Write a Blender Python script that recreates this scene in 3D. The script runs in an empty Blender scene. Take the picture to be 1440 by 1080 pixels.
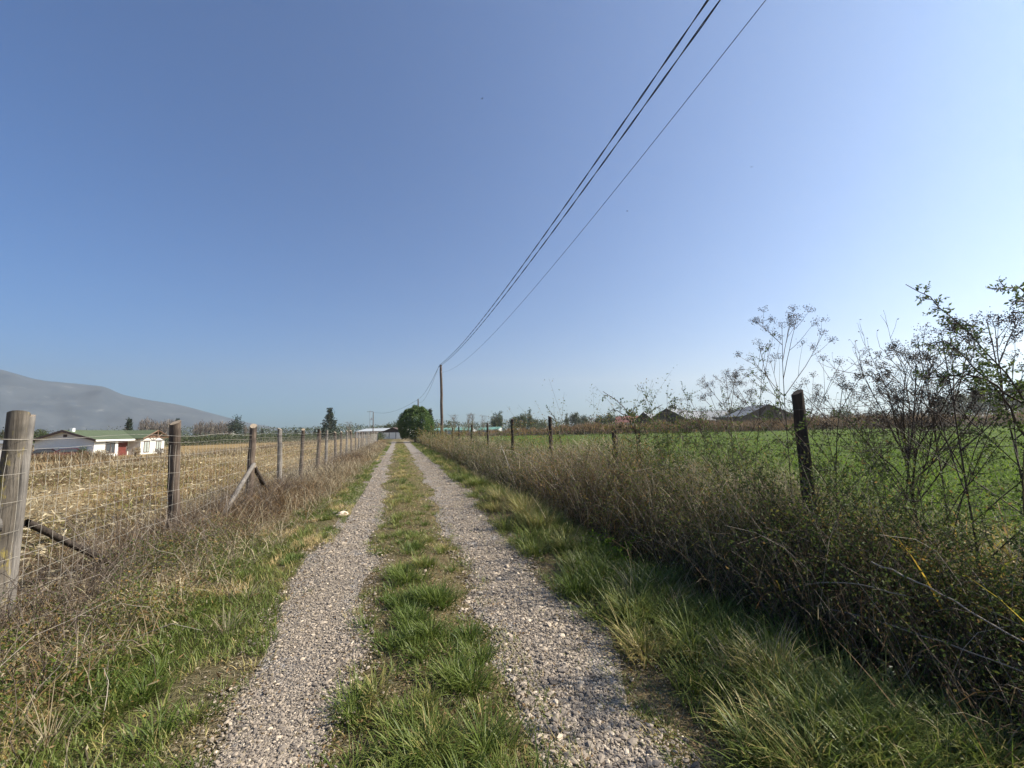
import bpy, math, random
import numpy as np
from mathutils import Matrix, Vector
RNG = np.random.default_rng(11)
random.seed(5)
SC = bpy.context.scene
COL = SC.collection

# ------------------------------------------------------------------ camera
FPX, ROLL = 600.0, 0.02
PITCH, YAW = 0.10758, 0.26133
EYE = np.array([0.0, 0.0, 1.5])
_F = np.array([math.sin(YAW) * math.cos(PITCH), math.cos(YAW) * math.cos(PITCH), math.sin(PITCH)])
_R0 = np.array([math.cos(YAW), -math.sin(YAW), 0.0])
_U0 = np.cross(_R0, _F)
_R = _R0 * math.cos(ROLL) - _U0 * math.sin(ROLL)
_U = _U0 * math.cos(ROLL) + _R0 * math.sin(ROLL)

def ray(u, v): return _F + _R * (u - 720) / FPX + _U * (540 - v) / FPX
def at(u, v, d): return EYE + ray(u, v) * d                      # point at depth d metres
def atX(u, v, x):
    r = ray(u, v); return EYE + r * (x / r[0])

cd = bpy.data.cameras.new('camera'); cam = bpy.data.objects.new('camera', cd); COL.objects.link(cam)
cd.sensor_width = 36; cd.lens = 36 * FPX / 1440; cd.clip_start = 0.05; cd.clip_end = 20000
M = Matrix.Identity(4)
for i in range(3):
    M[i][0] = _R[i]; M[i][1] = _U[i]; M[i][2] = -_F[i]; M[i][3] = EYE[i]
cam.matrix_world = M
SC.camera = cam

# ------------------------------------------------------------------ light
SUN_AZ, SUN_EL = math.radians(100), math.radians(38.5)
sd = Vector((math.sin(SUN_AZ) * math.cos(SUN_EL), math.cos(SUN_AZ) * math.cos(SUN_EL), math.sin(SUN_EL)))
sl = bpy.data.lights.new('sun', 'SUN'); sl.energy = 5.0; sl.angle = math.radians(0.55); sl.color = (1.0, 0.93, 0.82)
so = bpy.data.objects.new('sun', sl); COL.objects.link(so)
so.rotation_euler = sd.to_track_quat('Z', 'Y').to_euler()
W = bpy.data.worlds.new("World"); SC.world = W; W.use_nodes = True
wn = W.node_tree; bg = wn.nodes['Background']
sky = wn.nodes.new('ShaderNodeTexSky'); sky.sky_type = 'NISHITA'; sky.sun_disc = False
sky.sun_elevation = SUN_EL; sky.sun_rotation = SUN_AZ; sky.air_density = 1.0; sky.dust_density = 0.9; sky.ozone_density = 4.0
tint = wn.nodes.new('ShaderNodeMix'); tint.data_type = 'RGBA'; tint.blend_type = 'MULTIPLY'; tint.inputs[0].default_value = 1.0
tint.inputs[7].default_value = (0.32, 0.775, 1.2, 1)
wn.links.new(sky.outputs[0], tint.inputs[6]); wn.links.new(tint.outputs[2], bg.inputs[0]); bg.inputs[1].default_value = 0.055
SC.view_settings.view_transform = 'Standard'; SC.view_settings.look = 'None'
SC.view_settings.exposure = 1.12; SC.view_settings.gamma = 1.0
try: SC.view_settings.use_curve_mapping = False
except Exception: pass
cy = SC.cycles
cy.max_bounces = 6; cy.diffuse_bounces = 3; cy.glossy_bounces = 2; cy.transmission_bounces = 4
cy.volume_bounces = 1; cy.transparent_max_bounces = 8; cy.use_denoising = True
cy.sample_clamp_indirect = 6.0

# ------------------------------------------------------------------ small tools
def fade(t): return t * t * (3 - 2 * t)
_PERM = np.random.default_rng(3).random((256, 256))
def vnoise(x, y):
    x = np.asarray(x, float); y = np.asarray(y, float)
    xi = np.floor(x).astype(int); yi = np.floor(y).astype(int)
    fx = fade(x - xi); fy = fade(y - yi)
    a = _PERM[xi & 255, yi & 255]; b = _PERM[(xi + 1) & 255, yi & 255]
    c = _PERM[xi & 255, (yi + 1) & 255]; d = _PERM[(xi + 1) & 255, (yi + 1) & 255]
    return (a * (1 - fx) + b * fx) * (1 - fy) + (c * (1 - fx) + d * fx) * fy
def fbm(x, y, o=3):
    s = 0; w = 0.5
    for k in range(o):
        s = s + w * vnoise(np.asarray(x) * 2 ** k + 17 * k, np.asarray(y) * 2 ** k + 31 * k); w *= 0.5
    return s / (1 - 0.5 ** o)
def smooth(a, b, x):
    t = np.clip((np.asarray(x, float) - a) / (b - a), 0, 1); return t * t * (3 - 2 * t)

def hz(x, y):
    """height of the ground"""
    x = np.asarray(x, float); y = np.asarray(y, float)
    near = 1 - smooth(60, 140, np.abs(y)); nx = 1 - smooth(30, 80, np.abs(x))
    z = 0.04 * np.exp(-((x - 0.2) / 0.4) ** 2)
    z = z + 0.07 * smooth(-1.1, -2.2, x) + 0.05 * smooth(1.5, 2.1, x) - 0.16 * np.exp(-((x - 2.85) / 0.35) ** 2) + 0.05 * smooth(3.0, 4.0, x)
    z = z * near + (fbm(x * 0.5, y * 0.5, 2) - 0.5) * 0.06 * near * nx
    return z - 0.9 * smooth(-10, -26, x)

def tag(o, label=None, cat=None, group=None, kind=None):
    if label: o['label'] = label
    if cat: o['category'] = cat
    if group: o['group'] = group
    if kind: o['kind'] = kind
    return o
def thing(name, loc, label, cat, group=None, rz=0.0):
    o = bpy.data.objects.new(name, None); COL.objects.link(o)
    o.empty_display_size = 0.3
    o.location = tuple(loc); o.rotation_euler = (0, 0, rz)
    return tag(o, label, cat, group)

SMOOTH = {'post', 'brace', 'pole', 'trunk', 'branches', 'stem', 'stems', 'grass', 'dry_grass', 'hedge_straw', 'stubble', 'green_crop', 'yellow_strap_leaves', 'bramble_canes', 'dry_stalks', 'dead_stalk', 'wire_mesh', 'wire_strand', 'top_strand', 'body'}
class G:
    """collects vertices, quads, triangles; build() links them as ONE mesh object"""
    def __init__(s): s.V = []; s.Q = []; s.T = []; s.n = 0; s.tint = []; s.qm = []; s.tm = []
    def add(s, V, Q=None, T=None, tint=None, mi=0):
        V = np.asarray(V, float).reshape(-1, 3)
        s.V.append(V)
        if Q is not None and len(Q):
            Q = np.asarray(Q, int).reshape(-1, 4); s.Q.append(Q + s.n); s.qm.append(np.full(len(Q), mi))
        if T is not None and len(T):
            T = np.asarray(T, int).reshape(-1, 3); s.T.append(T + s.n); s.tm.append(np.full(len(T), mi))
        s.tint.append(np.full(len(V), 0.5) if tint is None else np.broadcast_to(np.asarray(tint, float), (len(V),)))
        s.n += len(V); return s
    def box(s, lo, hi, mi=0):
        x0, y0, z0 = lo; x1, y1, z1 = hi
        V = [(x0, y0, z0), (x1, y0, z0), (x1, y1, z0), (x0, y1, z0), (x0, y0, z1), (x1, y0, z1), (x1, y1, z1), (x0, y1, z1)]
        return s.add(V, [(0, 3, 2, 1), (4, 5, 6, 7), (0, 1, 5, 4), (1, 2, 6, 5), (2, 3, 7, 6), (3, 0, 4, 7)], mi=mi)
    def build(s, name, mats, parent=None, sm=False):
        V = np.concatenate(s.V); Q = np.concatenate(s.Q) if s.Q else np.zeros((0, 4), int); T = np.concatenate(s.T) if s.T else np.zeros((0, 3), int)
        me = bpy.data.meshes.new(name)
        me.vertices.add(len(V)); me.vertices.foreach_set('co', V.astype(np.float32).ravel())
        me.loops.add(4 * len(Q) + 3 * len(T)); me.polygons.add(len(Q) + len(T))
        me.loops.foreach_set('vertex_index', np.concatenate([Q.ravel(), T.ravel()]).astype(np.int32))
        ls = np.concatenate([np.arange(len(Q)) * 4, 4 * len(Q) + np.arange(len(T)) * 3]).astype(np.int32)
        me.polygons.foreach_set('loop_start', ls)
        mi = np.concatenate(([np.concatenate(s.qm)] if s.qm else []) + ([np.concatenate(s.tm)] if s.tm else []))
        me.polygons.foreach_set('material_index', mi.astype(np.int32))
        sm = sm or name in SMOOTH
        me.polygons.foreach_set('use_smooth', np.full(len(mi), bool(sm)))
        a = me.attributes.new('tint', 'FLOAT', 'POINT'); a.data.foreach_set('value', np.concatenate(s.tint).astype(np.float32))
        me.update(calc_edges=True); me.validate()
        for m in (mats if isinstance(mats, (list, tuple)) else [mats]): me.materials.append(m)
        o = bpy.data.objects.new(name, me); COL.objects.link(o)
        if parent is not None: o.parent = parent
        return o

def tubes(P, Rr, k=3):
    """P (n,m,3) polylines, Rr (n,m) radii -> V, Q"""
    P = np.asarray(P, float); n, m, _ = P.shape
    T = np.gradient(P, axis=1); T /= np.linalg.norm(T, axis=2, keepdims=True) + 1e-9
    ref = np.where(np.abs(T[..., 2:3]) > 0.9, np.array([1.0, 0, 0]), np.array([0, 0, 1.0]))
    A = np.cross(T, ref); A /= np.linalg.norm(A, axis=2, keepdims=True) + 1e-9
    B = np.cross(T, A)
    ang = np.arange(k) * 2 * np.pi / k
    V = P[:, :, None, :] + Rr[:, :, None, None] * (A[:, :, None, :] * np.cos(ang)[None, None, :, None] + B[:, :, None, :] * np.sin(ang)[None, None, :, None])
    i = np.arange(n)[:, None, None] * (m * k) + np.arange(m - 1)[None, :, None] * k; j = np.arange(k)[None, None, :]; j2 = (j + 1) % k
    Q = np.stack(np.broadcast_arrays(i + j, i + j2, i + k + j2, i + k + j), -1).reshape(-1, 4)
    return V.reshape(-1, 3), Q

def blades(P, L, Wd, az, t0, t1, seg=3):
    """grass blades: root, length, width, azimuth, tilt at root and tip"""
    n = len(P); L = np.broadcast_to(L, (n,)); Wd = np.broadcast_to(Wd, (n,))
    az = np.asarray(az); d = np.stack([np.cos(az), np.sin(az), np.zeros(n)], 1); side = np.stack([-np.sin(az), np.cos(az), np.zeros(n)], 1)
    tw = RNG.normal(0, 0.5, n); side = side * np.cos(tw)[:, None] + d * np.sin(tw)[:, None]
    pos = P.copy(); V = []
    for j in range(seg + 1):
        t = j / seg
        if j:
            th = t0 + (t1 - t0) * (t - 0.5 / seg)
            pos = pos + (L / seg)[:, None] * (d * np.sin(th)[:, None] + np.array([0, 0, 1.0]) * np.cos(th)[:, None])
        if j < seg:
            w = Wd * (1 - t ** 1.7 * 0.8) * 0.5
            V += [pos - side * w[:, None], pos + side * w[:, None]]
        else: V.append(pos)
    V = np.stack(V, 1); k = 2 * seg + 1; b = np.arange(n)[:, None] * k
    Q = np.concatenate([b + np.array([2 * j, 2 * j + 1, 2 * j + 3, 2 * j + 2]) for j in range(seg - 1)]) if seg > 1 else None
    T = b + np.array([2 * seg - 2, 2 * seg - 1, 2 * seg])
    return V.reshape(-1, 3), Q, T, k

def add_blades(g, x, y, L, Wd, t0, t1, tint, seg=3, z=None, az=None):
    n = len(x); P = np.stack([x, y, (hz(x, y) - 0.01) if z is None else z], 1)
    if az is None: az = RNG.random(n) * 2 * np.pi
    V, Q, T, k = blades(P, L, Wd, az, np.broadcast_to(t0, (n,)), np.broadcast_to(t1, (n,)), seg)
    g.add(V, Q, T, np.repeat(np.broadcast_to(tint, (n,)), k))

def add_leaves(g, P, D, L, Wd, tint):
    """diamond leaves, base P, direction D"""
    n = len(P); D = D / (np.linalg.norm(D, axis=1, keepdims=True) + 1e-9)
    r = RNG.normal(size=(n, 3)); S = np.cross(D, r); S /= np.linalg.norm(S, axis=1, keepdims=True) + 1e-9
    L = np.broadcast_to(L, (n,))[:, None]; Wd = np.broadcast_to(Wd, (n,))[:, None]
    N = np.cross(D, S)
    V = np.stack([P, P + D * L * 0.5 + S * Wd * 0.5 + N * L * 0.06, P + D * L, P + D * L * 0.5 - S * Wd * 0.5 + N * L * 0.06], 1)
    Q = np.arange(n * 4).reshape(-1, 4)
    g.add(V.reshape(-1, 3), Q, None, np.repeat(np.broadcast_to(tint, (n,)), 4))

def unit(n):
    v = RNG.normal(size=(n, 3)); return v / np.linalg.norm(v, axis=1, keepdims=True)
def logy(n, a, b): return a * (b / a) ** RNG.random(n)

# ------------------------------------------------------------------ materials
def newmat(name):
    m = bpy.data.materials.new(name); m.use_nodes = True; nt = m.node_tree
    return m, nt, nt.nodes['Principled BSDF'], nt.nodes['Material Output']
def ramp(nt, fac, stops):
    r = nt.nodes.new('ShaderNodeValToRGB'); e = r.color_ramp.elements
    while len(e) < len(stops): e.new(0.5)
    for i, (p, c) in enumerate(stops): e[i].position = p; e[i].color = (*c, 1)
    if fac is not None: nt.links.new(fac, r.inputs[0])
    return r.outputs[0]
def noise(nt, scale, detail=4, rough=0.6, vec=None, dist=0):
    n = nt.nodes.new('ShaderNodeTexNoise'); n.inputs['Scale'].default_value = scale; n.inputs['Detail'].default_value = detail
    n.inputs['Roughness'].default_value = rough; n.inputs['Distortion'].default_value = dist
    if vec is not None: nt.links.new(vec, n.inputs['Vector'])
    return n.outputs['Fac']
def objco(nt, scale=(1, 1, 1)):
    t = nt.nodes.new('ShaderNodeTexCoord'); mp = nt.nodes.new('ShaderNodeMapping'); mp.inputs['Scale'].default_value = scale
    nt.links.new(t.outputs['Object'], mp.inputs['Vector']); return mp.outputs[0]
def math_(nt, op, a, b=None):
    n = nt.nodes.new('ShaderNodeMath'); n.operation = op
    for i, x in enumerate((a, b)):
        if x is None: continue
        if isinstance(x, (int, float)): n.inputs[i].default_value = x
        else: nt.links.new(x, n.inputs[i])
    return n.outputs[0]
def mix(nt, fac, a, b):
    n = nt.nodes.new('ShaderNodeMix'); n.data_type = 'RGBA'
    if isinstance(fac, (int, float)): n.inputs[0].default_value = fac
    else: nt.links.new(fac, n.inputs[0])
    for i, x in ((6, a), (7, b)):
        if isinstance(x, tuple): n.inputs[i].default_value = (*x, 1)
        else: nt.links.new(x, n.inputs[i])
    return n.outputs[2]
def bump(nt, bs, h, strength=0.5, dist=0.02):
    b = nt.nodes.new('ShaderNodeBump'); b.inputs['Strength'].default_value = strength; b.inputs['Distance'].default_value = dist
    nt.links.new(h, b.inputs['Height']); nt.links.new(b.outputs[0], bs.inputs['Normal'])

def leafmat(name, stops, trans=0.35, rough=0.5, spec=0.3):
    m, nt, bs, out = newmat(name)
    at_ = nt.nodes.new('ShaderNodeAttribute'); at_.attribute_name = 'tint'
    c = ramp(nt, at_.outputs['Fac'], stops)
    nt.links.new(c, bs.inputs['Base Color']); bs.inputs['Roughness'].default_value = rough; bs.inputs['Specular IOR Level'].default_value = spec
    tr = nt.nodes.new('ShaderNodeBsdfTranslucent'); nt.links.new(c, tr.inputs[0])
    mx = nt.nodes.new('ShaderNodeMixShader'); mx.inputs[0].default_value = trans
    nt.links.new(bs.outputs[0], mx.inputs[1]); nt.links.new(tr.outputs[0], mx.inputs[2]); nt.links.new(mx.outputs[0], out.inputs[0])
    return m
def plain(name, col, rough=0.7, var=0.25, scale=3.0, spec=0.3, metal=0.0, vec=(1, 1, 1), bstr=0.0, bscale=40):
    m, nt, bs, out = newmat(name)
    f = noise(nt, scale, 5, 0.65, objco(nt, vec))
    c = ramp(nt, f, [(0.25, tuple(x * (1 - var) for x in col)), (0.75, tuple(min(1, x * (1 + var)) for x in col))])
    nt.links.new(c, bs.inputs['Base Color']); bs.inputs['Roughness'].default_value = rough; bs.inputs['Metallic'].default_value = metal
    bs.inputs['Specular IOR Level'].default_value = spec
    if bstr: bump(nt, bs, noise(nt, bscale, 3, 0.6, objco(nt, vec)), bstr)
    return m
def wood(name, a, b, lichen=0.0, grain=26):
    m, nt, bs, out = newmat(name)
    v = objco(nt, (1, 1, 0.07)); f = noise(nt, grain, 5, 0.7, v, 0.6)
    c = ramp(nt, f, [(0.3, a), (0.7, b)])
    f2 = noise(nt, 3.0, 4, 0.6, objco(nt)); c = mix(nt, ramp(nt, f2, [(0.45, (0, 0, 0)), (0.7, (0.6, 0.6, 0.6))]), c, tuple(x * 0.45 for x in a))
    if lichen:
        f3 = noise(nt, 9, 6, 0.75, objco(nt, (1, 1, 0.5)))
        c = mix(nt, ramp(nt, f3, [(0.66 - lichen, (0, 0, 0)), (0.74 - lichen, (0.9, 0.9, 0.9))]), c, (0.24, 0.19, 0.055))
    nt.links.new(c, bs.inputs['Base Color']); bs.inputs['Roughness'].default_value = 0.85; bs.inputs['Specular IOR Level'].default_value = 0.15
    bump(nt, bs, f, 1.0, 0.016)
    return m

STRAW = (0.385, 0.33, 0.215); TAN = (0.25, 0.20, 0.12); RUST = (0.215, 0.125, 0.052); DKBR = (0.07, 0.045, 0.025)
m_grass = leafmat('grass_blade', [(0.0, (0.056, 0.092, 0.015)), (0.35, (0.111, 0.155, 0.027)), (0.6, (0.200, 0.223, 0.055)), (0.78, (0.401, 0.324, 0.122)), (1.0, (0.653, 0.486, 0.243))], 0.38, 0.48, 0.28)
m_dry = leafmat('dry_blade', [(0.0, DKBR), (0.25, RUST), (0.5, TAN), (0.8, STRAW), (1.0, (0.52, 0.43, 0.27))], 0.28, 0.6, 0.25)
m_crop = leafmat('crop_leaf', [(0.0, (0.078, 0.135, 0.014)), (0.6, (0.147, 0.230, 0.024)), (1.0, (0.260, 0.284, 0.049))], 0.45, 0.65, 0.12)
m_twig = leafmat('twig_bark', [(0.0, (0.030, 0.022, 0.018)), (0.5, (0.085, 0.062, 0.046)), (0.8, (0.19, 0.15, 0.115)), (1.0, (0.36, 0.31, 0.25))], 0.0, 0.7, 0.2)
m_leafd = leafmat('small_leaf', [(0.0, (0.040, 0.063, 0.018)), (0.45, (0.086, 0.123, 0.031)), (0.7, (0.188, 0.203, 0.044)), (0.85, (0.235, 0.149, 0.044)), (1.0, (0.377, 0.235, 0.090))], 0.42, 0.6, 0.2)
m_strap = leafmat('yellow_strap_leaf', [(0.0, (0.16, 0.20, 0.03)), (0.5, (0.42, 0.34, 0.05)), (1.0, (0.45, 0.22, 0.04))], 0.5, 0.45, 0.3)
m_ever = leafmat('evergreen_leaf', [(0.0, (0.028, 0.059, 0.015)), (0.6, (0.084, 0.140, 0.030)), (1.0, (0.182, 0.235, 0.050))], 0.22, 0.5, 0.3)
m_conif = leafmat('conifer_needle', [(0.0, (0.018, 0.030, 0.022)), (1.0, (0.045, 0.065, 0.040))], 0.12, 0.6, 0.2)
m_broad = leafmat('broad_leaf', [(0.0, (0.030, 0.048, 0.018)), (1.0, (0.095, 0.11, 0.04))], 0.25, 0.5, 0.25)
m_bare = leafmat('bare_twig', [(0.0, (0.085, 0.07, 0.06)), (0.6, (0.17, 0.14, 0.115)), (1.0, (0.27, 0.22, 0.16))], 0.0, 0.8, 0.1)
m_trunk = wood('tree_trunk', (0.07, 0.05, 0.035), (0.17, 0.13, 0.10), 0, 12)

def ground_material():
    m, nt, bs, out = newmat('soil_and_field')
    tc = nt.nodes.new('ShaderNodeTexCoord'); sp = nt.nodes.new('ShaderNodeSeparateXYZ'); nt.links.new(tc.outputs['Object'], sp.inputs[0])
    n1 = noise(nt, 1.1, 5, 0.65, tc.outputs['Object']); n2 = noise(nt, 14, 5, 0.7, tc.outputs['Object']); n3 = noise(nt, 0.18, 4, 0.6, tc.outputs['Object'])
    n4 = noise(nt, 90, 3, 0.7, tc.outputs['Object'])
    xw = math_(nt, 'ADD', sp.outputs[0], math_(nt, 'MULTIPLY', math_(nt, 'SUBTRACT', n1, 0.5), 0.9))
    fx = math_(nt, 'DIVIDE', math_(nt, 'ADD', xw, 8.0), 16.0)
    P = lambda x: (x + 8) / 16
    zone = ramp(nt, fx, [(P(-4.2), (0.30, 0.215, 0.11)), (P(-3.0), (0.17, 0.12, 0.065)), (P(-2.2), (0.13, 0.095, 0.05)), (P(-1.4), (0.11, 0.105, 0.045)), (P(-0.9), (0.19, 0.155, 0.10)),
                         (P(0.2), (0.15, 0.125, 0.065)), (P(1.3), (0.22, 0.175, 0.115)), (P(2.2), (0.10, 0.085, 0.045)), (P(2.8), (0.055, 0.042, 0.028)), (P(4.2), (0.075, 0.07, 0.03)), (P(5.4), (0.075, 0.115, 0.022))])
    patch = ramp(nt, n3, [(0.35, (0.62, 0.66, 0.55)), (0.65, (1.15, 1.08, 1.0))])
    mm = nt.nodes.new('ShaderNodeMix'); mm.data_type = 'RGBA'; mm.blend_type = 'MULTIPLY'; mm.inputs[0].default_value = 0.8
    nt.links.new(zone, mm.inputs[6]); nt.links.new(patch, mm.inputs[7])
    m2 = nt.nodes.new('ShaderNodeMix'); m2.data_type = 'RGBA'; m2.blend_type = 'MULTIPLY'; m2.inputs[0].default_value = 0.9
    nt.links.new(mm.outputs[2], m2.inputs[6]); nt.links.new(ramp(nt, n2, [(0.3, (0.45, 0.42, 0.4)), (0.7, (1.35, 1.35, 1.3))]), m2.inputs[7])
    # past the fields the valley floor turns to grey-brown scrub
    far = ramp(nt, math_(nt, 'DIVIDE', math_(nt, 'ADD', sp.outputs[1], math_(nt, 'MULTIPLY', n1, 10.0)), 400.0), [(0.33, (0, 0, 0)), (0.5, (1, 1, 1))])
    c = mix(nt, far, m2.outputs[2], (0.12, 0.105, 0.07))
    nt.links.new(c, bs.inputs['Base Color']); bs.inputs['Roughness'].default_value = 0.95; bs.inputs['Specular IOR Level'].default_value = 0.1
    bump(nt, bs, math_(nt, 'ADD', n2, math_(nt, 'MULTIPLY', n4, 0.4)), 0.9, 0.05)
    return m
m_ground = ground_material()

def gravel_sheet_material():
    m, nt, bs, out = newmat('gravel_bed')
    v = objco(nt)
    vo = nt.nodes.new('ShaderNodeTexVoronoi'); vo.inputs['Scale'].default_value = 52; nt.links.new(v, vo.inputs['Vector'])
    bw = nt.nodes.new('ShaderNodeSeparateColor'); nt.links.new(vo.outputs['Color'], bw.inputs[0])
    c = ramp(nt, bw.outputs[0], [(0.0, (0.12, 0.105, 0.09)), (0.5, (0.235, 0.21, 0.18)), (1.0, (0.37, 0.33, 0.29))])
    n = noise(nt, 2.2, 5, 0.7, v); c = mix(nt, ramp(nt, n, [(0.40, (0, 0, 0)), (0.62, (0.9, 0.9, 0.9))]), c, (0.27, 0.215, 0.15))
    nt.links.new(c, bs.inputs['Base Color']); bs.inputs['Roughness'].default_value = 0.9
    bump(nt, bs, vo.outputs['Distance'], 1.0, -0.02)
    return m
m_bed = gravel_sheet_material()
m_stone = leafmat('pebble', [(0.0, (0.088, 0.074, 0.063)), (0.3, (0.202, 0.168, 0.133)), (0.7, (0.347, 0.283, 0.212)), (0.92, (0.516, 0.425, 0.315)), (1.0, (0.742, 0.627, 0.466))], 0.0, 0.75, 0.25)

# ------------------------------------------------------------------ ground, tracks
def axis(*segs):
    return np.unique(np.concatenate([np.linspace(a, b, n) for a, b, n in segs]))
gx = axis((-3600, -300, 12), (-300, -40, 20), (-40, -6, 40), (-6, 6, 100), (6, 40, 40), (40, 300, 20), (300, 3600, 12))
gy = axis((-3600, -60, 12), (-60, -4, 30), (-4, 20, 110), (20, 120, 90), (120, 600, 24), (600, 3600, 12))
X, Y = np.meshgrid(gx, gy); Z = hz(X, Y)
nx_, ny_ = len(gx), len(gy); idx = np.arange(nx_ * ny_).reshape(ny_, nx_)
Q = np.stack([idx[:-1, :-1], idx[:-1, 1:], idx[1:, 1:], idx[1:, :-1]], -1).reshape(-1, 4)
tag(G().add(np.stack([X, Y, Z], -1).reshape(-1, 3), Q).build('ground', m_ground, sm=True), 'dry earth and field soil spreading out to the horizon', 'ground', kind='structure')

def track_edge(y, side, which):
    """wobbling edges of the two wheel tracks"""
    o = {('l', 0): -0.98, ('l', 1): -0.22, ('r', 0): 0.66, ('r', 1): 1.48}[(which, side)]
    k = {'l': 0, 'r': 50}[which] + 9 * side
    w = (fbm(y * 0.9 + k, y * 0 + k, 3) - 0.5) * 0.42 + (fbm(y * 3.1 + k, y * 0 + k, 2) - 0.5) * 0.14
    sp = {('l', 0): -0.10, ('l', 1): -0.08, ('r', 0): 0.10, ('r', 1): 0.34}[(which, side)]
    return o + w + sp * smooth(4, 14, y) - (0.36 if (which, side) == ('r', 1) else 0) * (1 - smooth(1.6, 3.2, y))
for w_, lab in (('l', 'narrow left wheel track of grey gravel beside the mown verge'), ('r', 'wider right wheel track of grey gravel next to the hedge')):
    ys = np.concatenate([np.linspace(-6, 20, 180), np.linspace(20.5, 72, 110)])
    e0, e1 = track_edge(ys, 0, w_), track_edge(ys, 1, w_); t = np.linspace(0, 1, 9)
    XX = e0[:, None] + (e1 - e0)[:, None] * t; YY = np.repeat(ys[:, None], 9, 1); ZZ = hz(XX, YY) + 0.010 - 0.02 * (np.abs(t - 0.5) > 0.45)
    ii = np.arange(XX.size).reshape(XX.shape)
    QQ = np.stack([ii[:-1, :-1], ii[:-1, 1:], ii[1:, 1:], ii[1:, :-1]], -1).reshape(-1, 4)
    tag(G().add(np.stack([XX, YY, ZZ], -1).reshape(-1, 3), QQ).build('gravel_track', m_bed, sm=True), lab, 'track', kind='structure')

# ------------------------------------------------------------------ pebbles
def ico(sub):
    import bmesh
    bm = bmesh.new(); bmesh.ops.create_icosphere(bm, subdivisions=sub, radius=1.0)
    V = np.array([v.co[:] for v in bm.verts]); T = np.array([[v.index for v in f.verts] for f in bm.faces]); bm.free(); return V, T
def stones(g, x, y, s, sub):
    V0, T0 = ico(sub); n = len(x); nv = len(V0)
    sc = np.stack([s * RNG.uniform(0.8, 1.5, n), s * RNG.uniform(0.6, 1.0, n), s * RNG.uniform(0.35, 0.62, n)], 1)
    V = V0[None] * sc[:, None, :] * RNG.uniform(0.80, 1.2, (n, nv, 1))
    a = RNG.random(n) * 6.283; tl = RNG.normal(0, 0.35, n); ca, sa, ct, st = np.cos(a), np.sin(a), np.cos(tl), np.sin(tl)
    y1 = V[..., 1] * ct[:, None] - V[..., 2] * st[:, None]; z1 = V[..., 1] * st[:, None] + V[..., 2] * ct[:, None]
    V = np.stack([V[..., 0] * ca[:, None] - y1 * sa[:, None], V[..., 0] * sa[:, None] + y1 * ca[:, None], z1], -1)
    z = hz(x, y) + 0.012 + s * RNG.uniform(-0.25, 0.35, n)
    V += np.stack([x, y, z], 1)[:, None, :]
    T = (T0[None] + np.arange(n)[:, None, None] * nv).reshape(-1, 3)
    g.add(V.reshape(-1, 3), None, T, np.repeat(np.clip(RNG.beta(1.6, 1.9, n), 0, 1), nv))
g = G()
def track_pts(n, a, b, w_, spill=0.10):
    y = logy(n, a, b); t = RNG.normal(0.5, 0.30, n); t = np.where((t < -0.15) | (t > 1.15), RNG.random(n), t)
    e0, e1 = track_edge(y, 0, w_), track_edge(y, 1, w_)
    x = e0 + (e1 - e0) * t; bare = fbm(x * 2.3 + 11, y * 1.5 + 4, 3); ed = np.minimum(t, 1 - t)
    k = RNG.random(n) < np.clip((bare - 0.36 + 0.5 * np.minimum(ed, 0.3)) * 7, 0.04, 1); return x[k], y[k]
for w_, na, nb in (('l', 15000, 17000), ('r', 17000, 19000)):
    k = 1.3 if w_ == 'r' else 1.0
    x, y = track_pts(na, 1.3, 5.5, w_); k2 = 0.75 + 0.6 * fbm(x * 1.7 + 70, y * 1.3); stones(g, x, y, RNG.gamma(3.2, 0.0018, len(x)) * k * k2, 1)
    x, y = track_pts(int(na * 1.6), 1.3, 5.5, w_); stones(g, x, y, RNG.gamma(4, 0.0010, len(x)), 1)
    x, y = track_pts(nb, 5.0, 32, w_); stones(g, x, y, RNG.gamma(4, 0.0020, len(x)) * (1 + y * 0.012), 1)
n = 5000; y = logy(n, 1.4, 12); x = RNG.uniform(-1.3, 1.9, n); k = fbm(x * 2 + 90, y * 2) > 0.5; x, y = x[k], y[k]; stones(g, x, y, RNG.gamma(3, 0.0016, len(x)), 1)
tag(g.build('gravel', m_stone), 'loose grey pebbles lying in both wheel tracks', 'gravel', kind='stuff')

# ------------------------------------------------------------------ grasses
def tussocks(g, cx, cy, nb, L, Wd, tint, spread=0.06, tip=1.5, tsd=0.1):
    nb = np.asarray(nb, int); i = np.repeat(np.arange(len(cx)), nb); n = len(i)
    r = np.abs(RNG.normal(0, 1, n)) * np.broadcast_to(spread, (len(cx),))[i]; a = RNG.random(n) * 6.283
    x = cx[i] + r * np.cos(a); y = cy[i] + r * np.sin(a)
    az = a + RNG.normal(0, 0.5, n)
    add_blades(g, x, y, np.broadcast_to(L, (len(cx),))[i] * RNG.uniform(0.5, 1.15, n), np.broadcast_to(Wd, (len(cx),))[i] * RNG.uniform(0.7, 1.3, n),
               RNG.uniform(0.05, 0.6, n), RNG.uniform(0.7, tip + 0.4, n), np.clip(np.broadcast_to(tint, (len(cx),))[i] + RNG.normal(0, tsd, n), 0, 1), 4, az=az)
g = G()
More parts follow.
